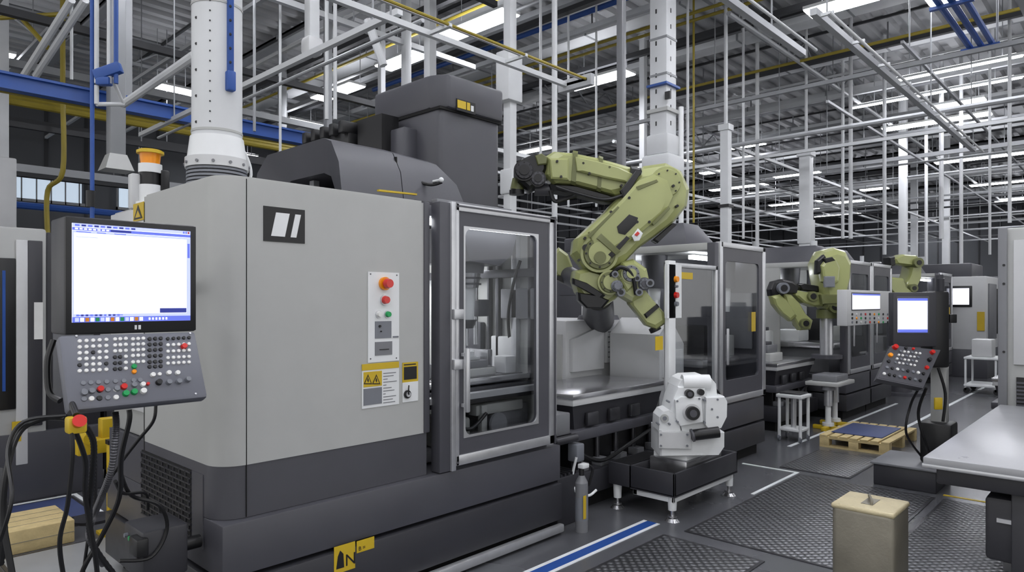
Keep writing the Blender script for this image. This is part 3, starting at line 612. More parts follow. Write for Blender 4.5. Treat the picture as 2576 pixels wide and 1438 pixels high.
b.box((.55,5.238,.07),(1.31,5.242,.074),TINS); b.done()
# ------------------------------------------------------------ robots
def joint(b,u,v,d,r,hw,m,m2=None,cap=.6):
    p=pD(u,v,d); s=d/F
    b.cyl(p-FW*hw,p+FW*hw,r*s,m,seg=28); b.cyl(p-FW*(hw+.02),p-FW*hw,r*s*.8,m2 or m,r*s*.86,seg=28); b.cyl(p-FW*(hw+.035),p-FW*(hw+.018),r*s*cap,m,seg=24)
    for k in range(8):
        a=k*math.pi/4; q=p-FW*(hw+.02)+RT*(math.cos(a)*r*s*.72)+UP*(math.sin(a)*r*s*.72); b.cyl(q,q-FW*.012,r*s*.05,BK,seg=8)
b=B('industrial_robot_arm'); D=5.9
b.casting([(1436,640),(1440,606),(1476,572),(1512,540),(1552,497),(1580,452),(1612,424),(1668,416),(1706,436),(1726,480),(1720,522),(1690,560),(1640,598),(1598,628),(1560,668),(1520,690),(1470,684)],D,.20,GR)
b.casting([(1478,585),(1560,505),(1600,458),(1640,440),(1675,455),(1690,495),(1672,535),(1600,595),(1530,640),(1490,625)],D-.17,.085,GR,.9)
b.casting([(1552,570),(1582,540),(1604,548),(1600,562),(1572,590),(1556,586)],D-.25,.012,BK,.95)
b.casting([(1590,594),(1604,575),(1616,587),(1608,604),(1596,606)],D-.262,.012,WH,.98)
b.casting([(1596,590),(1604,582),(1609,587),(1602,594)],D-.276,.004,RD,.98)
b.casting([(1530,640),(1575,594),(1583,600),(1540,648)],D-.245,.015,BK,.95)
b.casting([(1480,590),(1552,520),(1556,524),(1486,596)],D-.25,.01,GRD,.98); b.casting([(1640,560),(1680,520),(1684,526),(1645,566)],D-.24,.02,GRD,.98)
b.casting([(1600,470),(1650,452),(1654,458),(1606,478)],D-.25,.012,GRD,.98); b.casting([(1500,600),(1512,588),(1560,632),(1548,642)],D-.235,.03,GRD,.95)
b.casting([(1560,480),(1600,428),(1612,434),(1580,485),(1568,498)],D-.2,.03,BK,.95)
b.casting([(1640,605),(1690,562),(1700,566),(1652,612)],D-.05,.05,BK,.95)
joint(b,1500,642,D,46,.22,GR,GRD); joint(b,1664,470,D,40,.2,GR,GR,.5)
p=pD(1466,628,D); b.cyl(p-FW*.24,p-FW*.2,.028,BK); p=pD(1500,652,D); b.cyl(p-FW*.27,p-FW*.2,.05,GRD)
for (u,v) in [(1455,655),(1470,600),(1535,535),(1600,560),(1690,470),(1630,560),(1700,520),(1580,500)]:
    p=pD(u,v,D-.2); b.cyl(p-FW*.06,p,.012,BK,seg=8)
b.casting([(1368,400),(1392,386),(1440,390),(1500,402),(1550,416),(1598,430),(1612,462),(1590,490),(1545,498),(1500,486),(1440,470),(1390,468),(1366,445)],D,.15,GR)
b.casting([(1445,396),(1500,408),(1560,425),(1590,440),(1580,462),(1520,450),(1450,432)],D-.14,.06,GR,.9)
b.casting([(1380,400),(1430,400),(1430,455),(1385,452)],D-.13,.05,GR,.9)
b.casting([(1438,388),(1450,390),(1444,472),(1432,468)],D,.165,GRD,.96); b.casting([(1502,400),(1512,404),(1506,488),(1496,484)],D,.16,GRD,.96)
b.casting([(1380,466),(1440,470),(1540,498),(1560,510),(1520,512),(1440,492),(1385,484)],D-.02,.1,BK,.9)
b.casting([(1585,420),(1610,424),(1618,450),(1600,480),(1570,500),(1566,480),(1580,450)],D-.12,.06,BK,.9)
for (u,v) in [(1400,410),(1410,448),(1465,415),(1480,440),(1530,425),(1560,470)]:
    p=pD(u,v,D-.12); b.cyl(p-FW*.08,p,.011,BK,seg=8)
b.casting([(1300,432),(1312,404),(1345,390),(1374,396),(1376,430),(1356,470),(1330,486),(1302,462)],D,.13,BK)
b.casting([(1345,394),(1362,388),(1378,398),(1376,415),(1352,418)],D-.1,.05,GRD,.9)
joint(b,1318,436,D-.02,26,.14,BK,DG2,.5); joint(b,1352,455,D-.02,20,.12,BK,DG,.5); p=pD(1306,452,D); q=pD(1300,478,D); b.cyl(p,q,.06,GRD); b.cyl(q,q-UP*.04,.065,BK); b.cyl(pD(1345,478,D),pD(1388,478,D),.05,DG)
b.tube([pD(1385,480,D-.1),pD(1395,505,D-.12),pD(1420,500,D-.1),pD(1450,492,D-.1)],.018,BK)
b.tube([pD(1400,470,D-.15),pD(1450,486,D-.17),pD(1520,502,D-.17),pD(1570,490,D-.2)],.016,BK)
b.casting([(1440,682),(1470,676),(1520,690),(1560,690),(1570,720),(1545,752),(1510,776),(1475,770),(1446,735),(1436,705)],D+.02,.2,GR)
b.casting([(1450,735),(1500,742),(1530,755),(1512,776),(1472,775),(1452,755)],D-.1,.12,BK,.9)
b.casting([(1440,700),(1475,712),(1520,742),(1510,752),(1470,730),(1440,714)],D-.17,.05,BK,.95)
joint(b,1525,712,D,30,.24,GR,GRD)
b.casting([(1548,690),(1560,660),(1588,652),(1622,676),(1630,712),(1612,748),(1584,762),(1556,745)],D-.1,.15,GR)
b.casting([(1572,735),(1608,712),(1632,745),(1668,786),(1672,812),(1648,828),(1622,818),(1602,792),(1580,765)],D-.1,.1,GR)
b.casting([(1555,700),(1600,680),(1612,700),(1575,735)],D-.22,.05,GR,.85)
b.casting([(1618,790),(1650,764),(1656,772),(1624,800)],D-.17,.05,BK,.95)
joint(b,1578,690,D-.1,24,.18,GR,BG,.5); joint(b,1612,715,D-.1,16,.16,DG,BG,.5); joint(b,1545,720,D-.15,14,.16,BG,BG)
for (u,v,r) in [(1632,712,10),(1605,735,9),(1545,690,8),(1560,735,10),(1600,700,8)]:
    p=pD(u,v,D-.25); b.cyl(p-FW*.06,p+FW*.1,r*D/F,BG,seg=14); b.cyl(p-FW*.065,p-FW*.06,r*D/F*.55,BK,seg=12)
b.cyl(pD(1645,822,D-.1),pD(1650,832,D-.1),.05,BK)
b.tube([pD(1530,700,D-.25),pD(1560,672,D-.3),pD(1590,690,D-.3),pD(1600,740,D-.28)],.018,BK)
q=pD(1505,800,6.75); b.cyl(pD(1505,745,D+.1),q,.13,DG,.16,seg=24); b.cyl(q+UP*.03,V((q.x,q.y,1.43)),.19,DG,.21,seg=28)
b.casting([(1388,640),(1404,622),(1428,640),(1440,672),(1430,706),(1400,700),(1390,670)],D+.5,.1,GR); b.casting([(1392,690),(1436,700),(1450,724),(1430,720),(1396,704)],D+.45,.08,BK)
b.cyl(pD(1425,690,D+.5),pD(1470,715,D+.1),.09,DG)
b.done(ang=20)
b=B('machine_cabinet') # pale cabinet carrying the robot
b.box((4.95,3.96,0),(5.95,4.9,1.43),LG2,.02); b.prism([(5.0,3.96,.95),(5.5,3.96,.95),(5.5,3.96,1.38),(5.0,3.96,1.25)],(0,-.04,0),LG2)
b.box((5.55,3.93,1.0),(5.9,3.96,1.38),WH,.005)
for k in range(6): b.box((5.58,3.925,1.05+k*.05),(5.87,3.93,1.06+k*.05),MG)
b.box((4.94,4.0,.3),(4.95,4.4,1.3),LG,.004); b.box((4.935,4.45,.3),(4.95,4.85,1.3),LG,.004); b.box((4.93,4.36,.8),(4.94,4.39,.95),BK)
b.done()
b=B('coolant_tank'); b.prism([(5.5,3.3,.0),(5.95,3.3,.0),(5.95,3.3,1.2),(5.7,3.3,1.45),(5.5,3.3,1.3)],(0,.55,0),LG2); b.box((5.55,3.28,.9),(5.9,3.3,1.15),WH,.005); b.box((5.6,3.27,1.0),(5.7,3.28,1.08),DG); b.cyl((5.75,3.5,1.4),(5.75,3.5,1.62),.05,AL); b.done()
b=B('parts_washer'); b.box((3.95,4.7,0),(4.6,5.4,1.35),LG,.02); b.box((3.98,4.69,1.2),(4.5,4.7,1.3),DG); b.box((3.9,4.66,1.35),(4.62,5.42,1.4),MG,.01)
b.box((4.0,4.68,.6),(4.3,4.7,1.1),LG2,.005); b.box((3.94,4.8,.5),(3.95,5.3,1.2),LG2,.004)
b.cyl((4.1,4.8,1.4),(4.1,4.8,1.62),.05,AL); b.cyl((4.3,4.85,1.4),(4.3,4.85,1.55),.07,WH); b.cyl((4.1,4.8,1.6),(4.3,4.85,1.6),.025,AL); b.box((4.35,4.9,1.4),(4.55,5.1,1.75),STD,.01); b.tube([(4.2,4.9,1.4),(4.25,4.9,1.7),(4.4,5.0,1.75)],.02,BK); b.done()
def machine_bed(x0,x1,y0,y1,zt,name='machine_bed'):
    b=B(name)
    b.box((x0,y0,zt-.04),(x1,y1,zt),ST,.006); b.box((x0+.01,y0+.01,zt-.09),(x1-.01,y1-.01,zt-.04),LG2,.005)
    b.prism([(x0+.03,y0+.03,zt-.09),(x1-.03,y0+.03,zt-.09),(x1-.03,y1-.03,zt-.09),(x0+.03,y1-.03,zt-.09)],(0,0,-.2),DG2,.9)
    b.box((x0-.02,y0+.0,zt-.36),(x1+.02,y1,zt-.28),DG,.01); b.box((x0+.1,y0+.1,.15),(x1-.1,y1-.1,zt-.3),BK,.01)
    b.box((x0-.02,y0-.03,.12),(x1+.02,y1,.3),DG2,.01); b.box((x0+.05,y0+.05,0),(x1-.05,y1-.05,.14),VBK)
    for i in range(5): 
        x=x0+.15+i*(x1-x0-.3)/4; b.cyl((x,y0+.08,.3),(x,y0+.08,zt-.35),.02,STD); b.box((x-.05,y0+.0,.3),(x+.05,y0+.1,.36),MG,.006)
    b.tube([(x0,y0+.02,.5),(x0+.3,y0-.03,.36),(x0+.7,y0-.02,.42),(x1-.2,y0+.02,.5)],.016,BK)
    for i in range(3): b.box((x0+.2+i*.3,y0+.01,zt-.26),(x0+.34+i*.3,y0+.04,zt-.16),STD,.004)
    b.done()
machine_bed(4.05,5.4,3.17,3.9,.9)
b=B('chip_conveyor'); b.box((3.72,3.05,.0),(3.98,3.9,.35),DG2,.01); b.box((3.72,3.1,.35),(3.74,4.0,.78),MG); b.box((3.72,3.15,.62),(3.99,3.6,.78),MG,.01); b.cyl((3.74,3.1,.6),(3.99,3.1,.6),.03,STD)
for i in range(6): b.box((3.72+.045*i,3.06,.35),(3.74+.045*i,3.9,.37),STD)
b.done()
b=B('gas_bottle'); x,y=3.80,2.90
b.cyl((x,y,0),(x,y,.34),.045,MG,seg=24); b.cyl((x,y,.34),(x,y,.39),.045,MG,.02,seg=24); b.cyl((x,y,.39),(x,y,.44),.018,BK); b.box((x-.02,y-.03,.44),(x+.05,y+.02,.47),WH,.005); b.cyl((x,y,.08),(x,y,.24),.0462,BG,seg=24); b.box((x-.04,y-.047,.1),(x-.01,y-.044,.26),YE); b.tube([(x+.04,y,.46),(x+.1,y-.02,.42),(x+.08,y,.3)],.01,BK); b.done()
b=B('air_hose'); b.tube([pD(1450,1150,4.95),pD(1440,1200,4.95),pD(1450,1238,4.95),pD(1480,1246,5.0),pD(1500,1232,5.05)],.01,WH); b.box(pD(1450,1150,5.0)-V((.03,.03,.03)),pD(1450,1150,5.0)+V((.06,.06,.1)),BG,.01)
b.box((3.99,3.08,.0),(4.03,3.13,.5),DG2); b.done()
# ------------------------------------------------------------ machine 2+, repeated modules
def module(x0,left=True):
    b=B('cnc_machining_center'); x1=x0+2.12; dx=x1-1.02
    lo=x0 if left else dx-.1
    b.box((lo,3.0,.36),(x1,4.6,.6),DG,.008); b.box((lo,2.99,.12),(x1,4.6,.34),DG2,.008); b.box((lo+.05,3.06,0),(x1-.05,4.5,.4),VBK)
    b.box((lo,4.5,.6),(x1,4.58,2.15),LG2); b.box((lo,3.08,2.1),(x1,4.6,2.17),LG,.005); b.box((x1-.04,3.05,.6),(x1,4.5,2.12),DG)
    b.box((lo,3.9,.6),(lo+.03,4.5,2.1),LG)
    b.box((dx-.1,3.0,.6),(dx-.02,3.08,2.17),DG,.005); b.box((dx-.03,2.98,.62),(dx,3.03,2.18),AL,.004)
    for (a,c,z0,z1) in [(dx,dx+.03,.62,2.18),(x1-.07,x1,.62,2.18),(dx,x1,2.13,2.18),(dx,x1,.62,.68)]: b.box((a,2.98,z0),(c,3.02,z1),AL,.004)
    ringframe(b,dx+.03,x1-.07,.68,2.13,dx+.1,x1-.15,.84,2.0,.05,2.99,.03,DG); b.box((dx+.09,3.0,.83),(x1-.14,3.006,2.01),GL)
    b.box((dx+.03,2.93,1.0),(dx+.06,2.95,1.35),AL,.01); b.box((x1-.34,2.983,1.3),(x1-.25,2.988,1.5),YE)
    b.box((dx+.05,3.3,2.03),(x1-.1,3.36,2.07),WLAMP); b.box((lo+.1,4.4,1.9),(x1-.1,4.44,1.96),WLAMP)
    cx=dx+.3; b.cyl((cx,3.9,2.1),(cx,3.9,1.75),.14,DG,.12); b.cyl((cx,3.9,1.75),(cx,3.9,1.5),.07,WH,.05); b.cyl((cx,3.9,1.5),(cx,3.9,1.38),.02,ST)
    cx=dx+.75; b.cyl((cx,3.3,2.1),(cx,3.3,1.75),.1,DG,.09); b.cyl((cx,3.3,1.75),(cx,3.3,1.5),.05,WH,.04); b.box((cx-.12,3.25,1.03),(cx+.1,3.45,1.25),LG,.01); b.box((x1-.07,3.1,1.1),(x1-.04,3.4,1.7),MG,.01)
    b.box((lo+.15,3.2,.95),(x1-.15,4.2,1.03),ST,.01); b.box((lo+.25,3.3,.6),(x1-.25,4.1,.95),MG,.01); b.box((dx+.1,3.7,1.03),(dx+.5,4.05,1.2),WH,.02); b.box((dx+.65,3.5,1.03),(dx+.8,3.9,1.35),BK,.01)
    hull(b,[(lo+.2,3.4,2.17),(lo+.3,3.5,2.42),(x1-.5,3.5,2.42),(x1-.2,3.4,2.17),(lo+.2,4.5,2.17),(lo+.3,4.4,2.42),(x1-.5,4.4,2.42),(x1-.2,4.5,2.17)],DG,.01)
    return b
b=module(5.0,False); b.done()
b=B('safety_fence')
for (a,c,z0,z1) in [(5.07,5.11,0,1.94),(5.94,5.98,0,1.94),(5.07,5.98,1.9,1.94),(5.07,5.98,.6,.66)]: b.box((a,2.96,z0),(c,3.0,z1),AL,.004)
b.box((5.11,2.98,.66),(5.94,2.985,1.9),GL); b.box((5.02,2.92,0),(5.13,2.96,1.95),WH,.004); b.box((4.98,2.90,0),(5.18,3.0,.02),WH)
b.rectY(1672,664,1708,800,2.945,WH,.025)
for (v,m,r) in ((702,ORG,.028),(742,RD,.028),(764,BG,.022),(720,BG,.012)): p=pY(1699,v,2.92); b.cyl(p,p-AY*.025,r,m,r*.85)
b.rectY(1712,684,1742,701,2.96,YE); b.rectY(1648,846,1667,881,2.93,YE)
b.done()
module(8.8,False).done(); module(9.86,False).done()
for x in (14.4,21,25,30): module(x,False).done()
def cabinet(x0,x1,y0,y1,h,m,name='electrical_cabinet'):
    b=B(name); b.box((x0,y0,.08),(x1,y1,h),m,.015); b.box((x0+.03,y0+.03,0),(x1-.03,y1-.03,.09),BK)
    n=max(1,int((x1-x0)/.7))
    for i in range(n):
        a=x0+(x1-x0)*i/n; c=x0+(x1-x0)*(i+1)/n; b.box((a+.02,y0-.01,.15),(c-.02,y0,h-.05),m,.004); b.box((c-.09,y0-.03,h*.45),(c-.07,y0-.01,h*.55),AL)
        for k in range(5): b.box((a+.1,y0-.014,h-.3+k*.03),(c-.1,y0-.01,h-.288+k*.03),BK)
    b.box((x0-.01,y0+.1,h*.3),(x0,y1-.1,h-.1),m,.004); b.box((x0-.02,y0+.15,h-.6),(x0-.01,y0+.5,h-.35),DG)
    b.box((x0+.2,y0+.2,h),(x0+.7,y1-.2,h+.22),DG,.02); b.cyl((x1-.4,(y0+y1)/2,h),(x1-.4,(y0+y1)/2,h+.5),.06,CWH); b.box((x1-.25,y0+.1,h),(x1-.1,y0+.4,h+.3),LG2,.01)
    b.done()
cabinet(7.3,8.3,4.3,5.2,2.1,LG2); cabinet(7.5,8.6,5.6,6.4,2.3,DG); cabinet(12.2,13.0,4.0,4.8,2.2,LG)
for (x,y,h,m) in [(9.5,6.5,2.3,MG),(12,6.8,2.4,LG),(14.5,6.5,2.6,DG),(18,6.5,2.3,LG),(22,6.2,2.6,MG),(6.0,9.0,2.4,DG),(9,10,2.6,LG),(13,10,2.6,DG),(17,10.5,2.6,LG),(3.2,12,2.4,LG2),(-1.5,12,2.4,DG),(27,6,3,DG),(22,10,2.8,DG),(28,11,3,MG),(5.5,7.0,2.2,LG2)]: cabinet(x,x+2.2,y,y+1.2,h,m)
b=B('enclosed_lathe'); b.box((17.2,2.5,.3),(19.2,4.2,2.15),LG2,.02); b.box((17.18,2.48,0),(19.2,4.2,.6),DG,.01); b.box((17.17,2.75,1.5),(17.2,3.3,1.95),BK,.01); b.box((17.16,2.8,1.55),(17.17,3.25,1.9),SCR); b.box((17.17,2.53,1.0),(17.2,2.66,1.4),YE); b.box((17.4,2.47,.8),(18.3,2.5,2.0),MG,.01); b.box((18.4,2.47,.9),(19.0,2.5,1.9),BK,.01); b.box((17.5,2.8,2.15),(18.8,4.0,2.45),DG,.03); b.done()
machine_bed(8.35,9.65,3.35,4.3,.84)
b=B('fixture_block'); b.box((8.5,3.5,.84),(8.9,3.9,.95),LG,.01); b.box((8.55,3.55,.95),(8.85,3.85,1.05),MG,.01); b.box((8.6,3.6,1.05),(8.8,3.8,1.09),DG,.01); b.done()
b=B('fixture_block'); b.box((9.3,3.9,.84),(9.6,4.2,1.2),WH,.02); b.box((9.35,3.95,1.2),(9.55,4.15,1.25),DG,.01); b.done()
def robot2(u0,v0,k,d,name='industrial_robot_arm',zbase=.84):
    b=B(name)
    def T(L): return [(u0+(u-2085)*k,v0+(v-720)*k) for (u,v) in L]
    def cs(L,dd,hw,m,sc=.84): b.casting(T(L),d+dd,hw,m,sc)
    cs([(2048,690),(2044,660),(2058,632),(2085,624),(2112,632),(2126,660),(2124,700),(2114,742),(2106,775),(2085,782),(2066,776),(2058,740)],0,.24,GR)
    cs([(2060,668),(2075,648),(2098,650),(2108,672),(2104,710),(2085,720),(2066,708)],-.22,.08,GR,.85)
    cs([(2052,655),(2070,640),(2080,655),(2066,672),(2058,690),(2050,690)],-.2,.06,BK)
    cs([(2070,650),(2092,646),(2100,655),(2075,662)],-.28,.03,BK)
    cs([(2072,695),(2098,695),(2098,722),(2074,722)],-.29,.03,BG,.95)
    cs([(2062,740),(2108,740),(2104,765),(2066,765)],-.2,.05,GRD,.9)
    cs([(2050,735),(2064,738),(2064,770),(2040,772),(2012,762),(1990,742),(1992,728),(2030,736)],0,.14,GR)
    cs([(2000,715),(2014,712),(2060,720),(2056,735),(2010,730)],.02,.08,BK)
    cs([(1932,728),(1940,708),(1962,702),(1990,708),(2010,722),(2004,740),(1975,738),(1950,748),(1934,744)],0,.12,BK)
    cs([(1936,745),(1955,738),(1972,752),(1990,780),(2000,795),(1985,808),(1962,790),(1942,765)],-.05,.1,GR)
    cs([(1962,735),(1985,740),(2006,762),(2022,790),(2040,806),(2034,828),(2008,830),(1990,800),(1972,770)],-.02,.1,GR)
    s=d/F*k
    for (u,v,r,m) in [(2085,655,20,GR),(1958,725,14,BG),(2012,812,12,GRD),(2030,745,12,GRD),(2085,770,16,GRD)]:
        p=pD(u0+(u-2085)*k,v0+(v-720)*k,d); b.cyl(p-FW*.2,p+FW*.1,r*s,m); b.cyl(p-FW*.21,p-FW*.2,r*s*.6,BK)
    p=pD(u0-6*k,v0+58*k,d); b.cyl(p,V((p.x,p.y,zbase+.02)),.07*k*1.2,AL); b.cyl(p,p-UP*.12*k,.13*k,GRD); b.cyl(V((p.x,p.y,zbase)),V((p.x,p.y,zbase+.05)),.2*k,DG)
    b.done(ang=20)
robot2(2085,720,1,9.25)
d=11.9
b=B('robot_pedestal'); p=pD(2262,760,d); b.cyl((p.x,p.y,0),(p.x,p.y,1.3),.2,DG,.16); b.cyl((p.x,p.y,0),(p.x,p.y,.05),.4,DG); b.box((p.x-.3,p.y-.3,1.25),(p.x+.3,p.y+.3,1.3),MG); b.done()
b=B('industrial_robot_arm')
b.casting([(2232,652),(2260,640),(2295,642),(2306,655),(2302,672),(2270,668),(2240,664)],d,.17,GR); b.casting([(2285,652),(2308,660),(2306,700),(2290,735),(2270,745),(2262,720),(2276,690)],d+.05,.18,GR)
b.casting([(2190,705),(2230,696),(2262,700),(2270,722),(2285,735),(2275,752),(2240,745),(2225,728),(2192,722)],d-.1,.18,GR); b.casting([(2184,700),(2204,698),(2206,728),(2188,730)],d-.12,.13,BK); b.casting([(2228,648),(2242,644),(2244,668),(2230,672)],d-.02,.13,BK)
for (u,v,r) in ((2292,662,12),(2250,720,13),(2280,725,10)): p=pD(u,v,d); b.cyl(p-FW*.24,p+FW*.1,r*d/F,GRD); b.cyl(p-FW*.25,p-FW*.24,r*d/F*.5,BK)
p=pD(2262,735,d); b.cyl(p,V((p.x,p.y,1.3)),.2,GRD)
b.done(ang=20)
def ctrl(name,u0,v0,u1,v1,su0,sv0,su1,sv1,Y):
    b=B(name); a=pY(u0,v0,Y); c=pY(u1,v1,Y); b.box((a.x,Y,a.z),(c.x,Y+.12,pY(u0,v1,Y).z),LG2,.01)
    s=pY(su0,sv0,Y); t=pY(su1,sv1,Y); zz=pY(su0,sv1,Y).z; b.box((s.x-.02,Y-.006,s.z+.015),(t.x+.02,Y,zz-.015),DG); b.box((s.x,Y-.009,s.z),(t.x,Y-.006,zz),SCR); b.box((s.x,Y-.011,s.z),(t.x,Y-.009,s.z-.02),SCB)
    for i in range(3):
        for j in range(9):
            p=pY(su0+(u1-su0-8)*j/8,sv1+12+i*10,Y); b.cyl(p,p-AY*.012,.016,[BK,BW,BG,RD,BK,ORG,GN,BK,BG][(i*4+j)%9],seg=8)
    b.tube([((a.x+c.x)/2,Y+.1,a.z-.2),((a.x+c.x)/2,Y+.2,a.z-.2),((a.x+c.x)/2+.1,2.98,a.z-.2)],.04,DG); b.done()
ctrl('operator_panel',2131,728,2240,820,2143,738,2212,778,2.7)
b=B('work_stool'); x,y=8.0,3.02; s=.15
b.box((x-s,y-s,.5),(x+s,y+s,.54),WH,.01); b.box((x-s*.8,y-s*.8,.54),(x+s*.8,y+s*.8,.56),STD,.005); b.box((x-s*.9,y-s*.9,.12),(x+s*.9,y+s*.9,.15),WH,.005)
for sx in (-1,1):
    for sy in (-1,1): b.cyl((x+sx*s*.8,y+sy*s*.8,.05),(x+sx*s*.8,y+sy*s*.8,.5),.018,WH); b.cyl((x+sx*s*.8,y+sy*s*.8-.01,.035),(x+sx*s*.8,y+sy*s*.8+.01,.035),.035,BG,seg=14)
b.cyl((x,y,.15),(x,y,.5),.03,AL); b.done()
b=B('support_stand')
for (x,y) in ((8.95,2.95),(9.35,3.0)):
    b.cyl((x,y,.06),(x,y,.45),.035,WH); b.cyl((x,y,.3),(x,y,.5),.05,AL); b.cyl((x,y,.5),(x,y,.55),.08,MG)
    b.box((x-.18,y-.03,0),(x+.18,y+.03,.05),YE,.008); b.box((x-.03,y-.18,0),(x+.03,y+.18,.05),YE,.008); b.cyl((x,y,.05),(x,y,.09),.07,WH)
b.box((8.85,2.8,.55),(9.5,3.2,.6),LG,.01); b.box((8.95,2.85,.6),(9.4,3.15,.68),MG,.01); b.done()
b=B('wooden_pallet'); x0,x1,y0,y1=7.85,9.0,1.98,2.68
for i in range(7): yy=y0+i*(y1-y0-.08)/6; b.box((x0,yy,.115),(x1,yy+.08,.135),WOOD,.003)
for x in (x0,(x0+x1)/2-.05,x1-.1):
    b.box((x,y0,.095),(x+.1,y1,.115),WOOD); b.box((x,y0,0),(x+.1,y1,.02),WOOD)
    for y in (y0,(y0+y1)/2-.05,y1-.1): b.box((x,y,.02),(x+.1,y+.1,.095),WOOD,.003)
b.box((x0+.2,y0+.12,.135),(x1-.18,y1-.06,.145),BLM,.003); b.done()
# ------------------------------------------------------------ cart + indexer
b=B('equipment_cart'); x0,x1,y0,y1=4.38,5.42,2.5,3.08
x1=5.40
b.box((x0,y0,.185),(x1,y1-.2,.2),DG2); 
y1=2.89
for (a,c) in [((x0,y0,.19),(x1,y0+.02,.36)),((x0,y1-.02,.19),(x1,y1,.36)),((x0,y0,.19),(x0+.02,y1,.36)),((x1-.02,y0,.19),(x1,y1,.36))]: b.box(a,c,DG2,.005)
for (a,c) in [((x0+.02,y0+.02,.14),(x1-.02,y0+.06,.19)),((x0+.02,y1-.06,.14),(x1-.02,y1-.02,.19)),((x0+.02,y0+.02,.14),(x0+.06,y1-.02,.19)),((x1-.06,y0+.02,.14),(x1-.02,y1-.02,.19))]: b.box(a,c,WH,.005)
# side shelf reaching back towards the machine
b.box((x0,y1,.19),(4.9,3.08,.36),DG2,.005); b.box((x0+.02,y1,.35),(4.88,3.06,.362),BK)
for (x,y) in ((x0+.05,y0+.05),(x1-.05,y0+.05),(x0+.05,3.03),(x1-.05,y1-.05)):
    b.cyl((x,y,.08),(x,y,.19),.03,WH,.035); b.cyl((x,y,.02),(x,y,.1),.014,ST); b.cyl((x,y,.03),(x,y,.04),.035,ST); b.cyl((x,y,0),(x,y,.022),.055,ST,.035)
b.box((x0+.2,y0+.08,.2),(x1-.2,y1-.06,.26),BK,.01); b.done()
b=B('rotary_indexing_head')
d=5.3
def P2(u,v,o=0): return pD(u,v,d+o)
b.box((4.62,2.54,.26),(5.2,2.86,.40),ST,.01); b.box((4.66,2.56,.38),(5.12,2.85,.44),WH,.01)
# base plinth, left cheek, body, hood and right gearbox as separate flat-faced castings
b.slab([(1648,1134),(1648,1070),(1806,1076),(1806,1112),(1792,1132)],d,.18,WH)
b.slab([(1648,1076),(1650,1042),(1660,1028),(1674,1024),(1690,1034),(1700,1056),(1704,1078)],d-.06,.12,WH)
b.slab([(1672,1030),(1682,992),(1694,966),(1760,966),(1768,1000),(1768,1078),(1704,1078),(1696,1046)],d-.02,.15,WH)
# hood: horizontal half-drum running back
hc=P2(1738,976,-.0); 
b.slab([(1690,990),(1690,966),(1700,950),(1716,942),(1760,940),(1776,946),(1788,960),(1790,990)],d+.02,.16,WH)
b.cyl(P2(1716,962,-.12),P2(1784,962,-.12),.062,WH,seg=32)
b.slab([(1762,992),(1808,990),(1815,1002),(1814,1040),(1800,1068),(1772,1076),(1760,1060)],d-.06,.15,WH)
b.slab([(1696,1004),(1710,996),(1762,996),(1766,1060),(1710,1070),(1698,1050)],d-.18,.03,WH)
b.slab([(1656,1126),(1656,1084),(1736,1086),(1738,1128)],d-.185,.02,LG2)
p=P2(1738,1036,-.2); b.cyl(p-FW*.03,p+FW*.05,.066,LG2,seg=32); b.cyl(p-FW*.07,p+FW*.1,.050,BK,seg=28); b.cyl(p-FW*.075,p-FW*.07,.028,DG,seg=20)
p=P2(1730,988,-.15); b.cyl(p-FW*.07,p+FW*.1,.032,BK,seg=24); b.cyl(p-FW*.073,p-FW*.07,.018,DG,seg=18); p=P2(1759,984,-.15); b.cyl(p-FW*.06,p+FW*.1,.024,BK,seg=24)
b.cyl(P2(1744,1094,-.23),P2(1808,1086,-.23),.042,BK,seg=24); b.cyl(P2(1744,1094,-.23),P2(1740,1095,-.23),.049,DG,seg=24)
p=P2(1670,1050,-.17); b.cyl(p-FW*.03,p,.03,LG); b.cyl(p-FW*.034,p-FW*.03,.016,BG)
for (u,v) in [(1656,1066),(1684,1066),(1682,1010),(1772,1006),(1804,1004),(1772,1062),(1804,1048),(1703,1008),(1758,1002),(1662,1092),(1728,1092),(1662,1120),(1728,1120),(1704,1060),(1790,1028)]:
    p=P2(u,v,-.2); b.cyl(p-FW*.016,p+FW*.06,.008,BG,seg=10)
b.tube([P2(1780,990,-.1),P2(1792,975,-.1),P2(1806,985,-.05),P2(1812,1000,0)],.01,BK)
b.done(ang=25)
# ------------------------------------------------------------ right side
b=B('steel_can'); x0,x1,y0,y1,h=3.93,4.25,.97,1.28,.5
b.box((x0,y0,0),(x1,y1,h-.01),TINS,.03,4); b.box((x0-.003,y0-.003,h-.03),(x1+.003,y1+.003,h),CARD,.028,3)
cx,cy=(x0+x1)/2,(y0+y1)/2; b.tube([(cx-.06,cy-.02,h),(cx-.05,cy-.02,h+.022),(cx+.05,cy+.02,h+.022),(cx+.06,cy+.02,h)],.007,TINS); b.box((cx-.07,cy-.03,h-.002),(cx+.07,cy+.03,h+.002),TINS)
b.done()
b=B('surface_table'); x0,x1,y0,y1,z=4.03,6.5,-1.6,.86,.8
b.box((x0,y0,z-.05),(x1,y1,z),TT,.008); b.box((x0-.004,y0,z-.055),(x1,y1+.004,z-.035),AL,.004); b.box((x0+.05,y0+.05,z-.14),(x1-.05,y1-.05,z-.05),DG2,.01)
for x in (x0+.1,x1-.25):
    for y in (y0+.1,y1-.5): b.box((x,y,0),(x+.14,y+.14,z-.14),DG2,.008); b.box((x-.03,y-.03,0),(x+.17,y+.17,.04),BK)
b.box((x0+.3,y0+.2,.2),(x1-.3,y1-.3,.25),MG,.01); b.box((x0+.12,y1-.75,.3),(x0+.8,y1-.25,.62),DG2,.02); b.box((x0+.11,y1-.7,.5),(x0+.12,y1-.3,.52),AL)
b.done()
b=B('control_pendant'); d=5.8
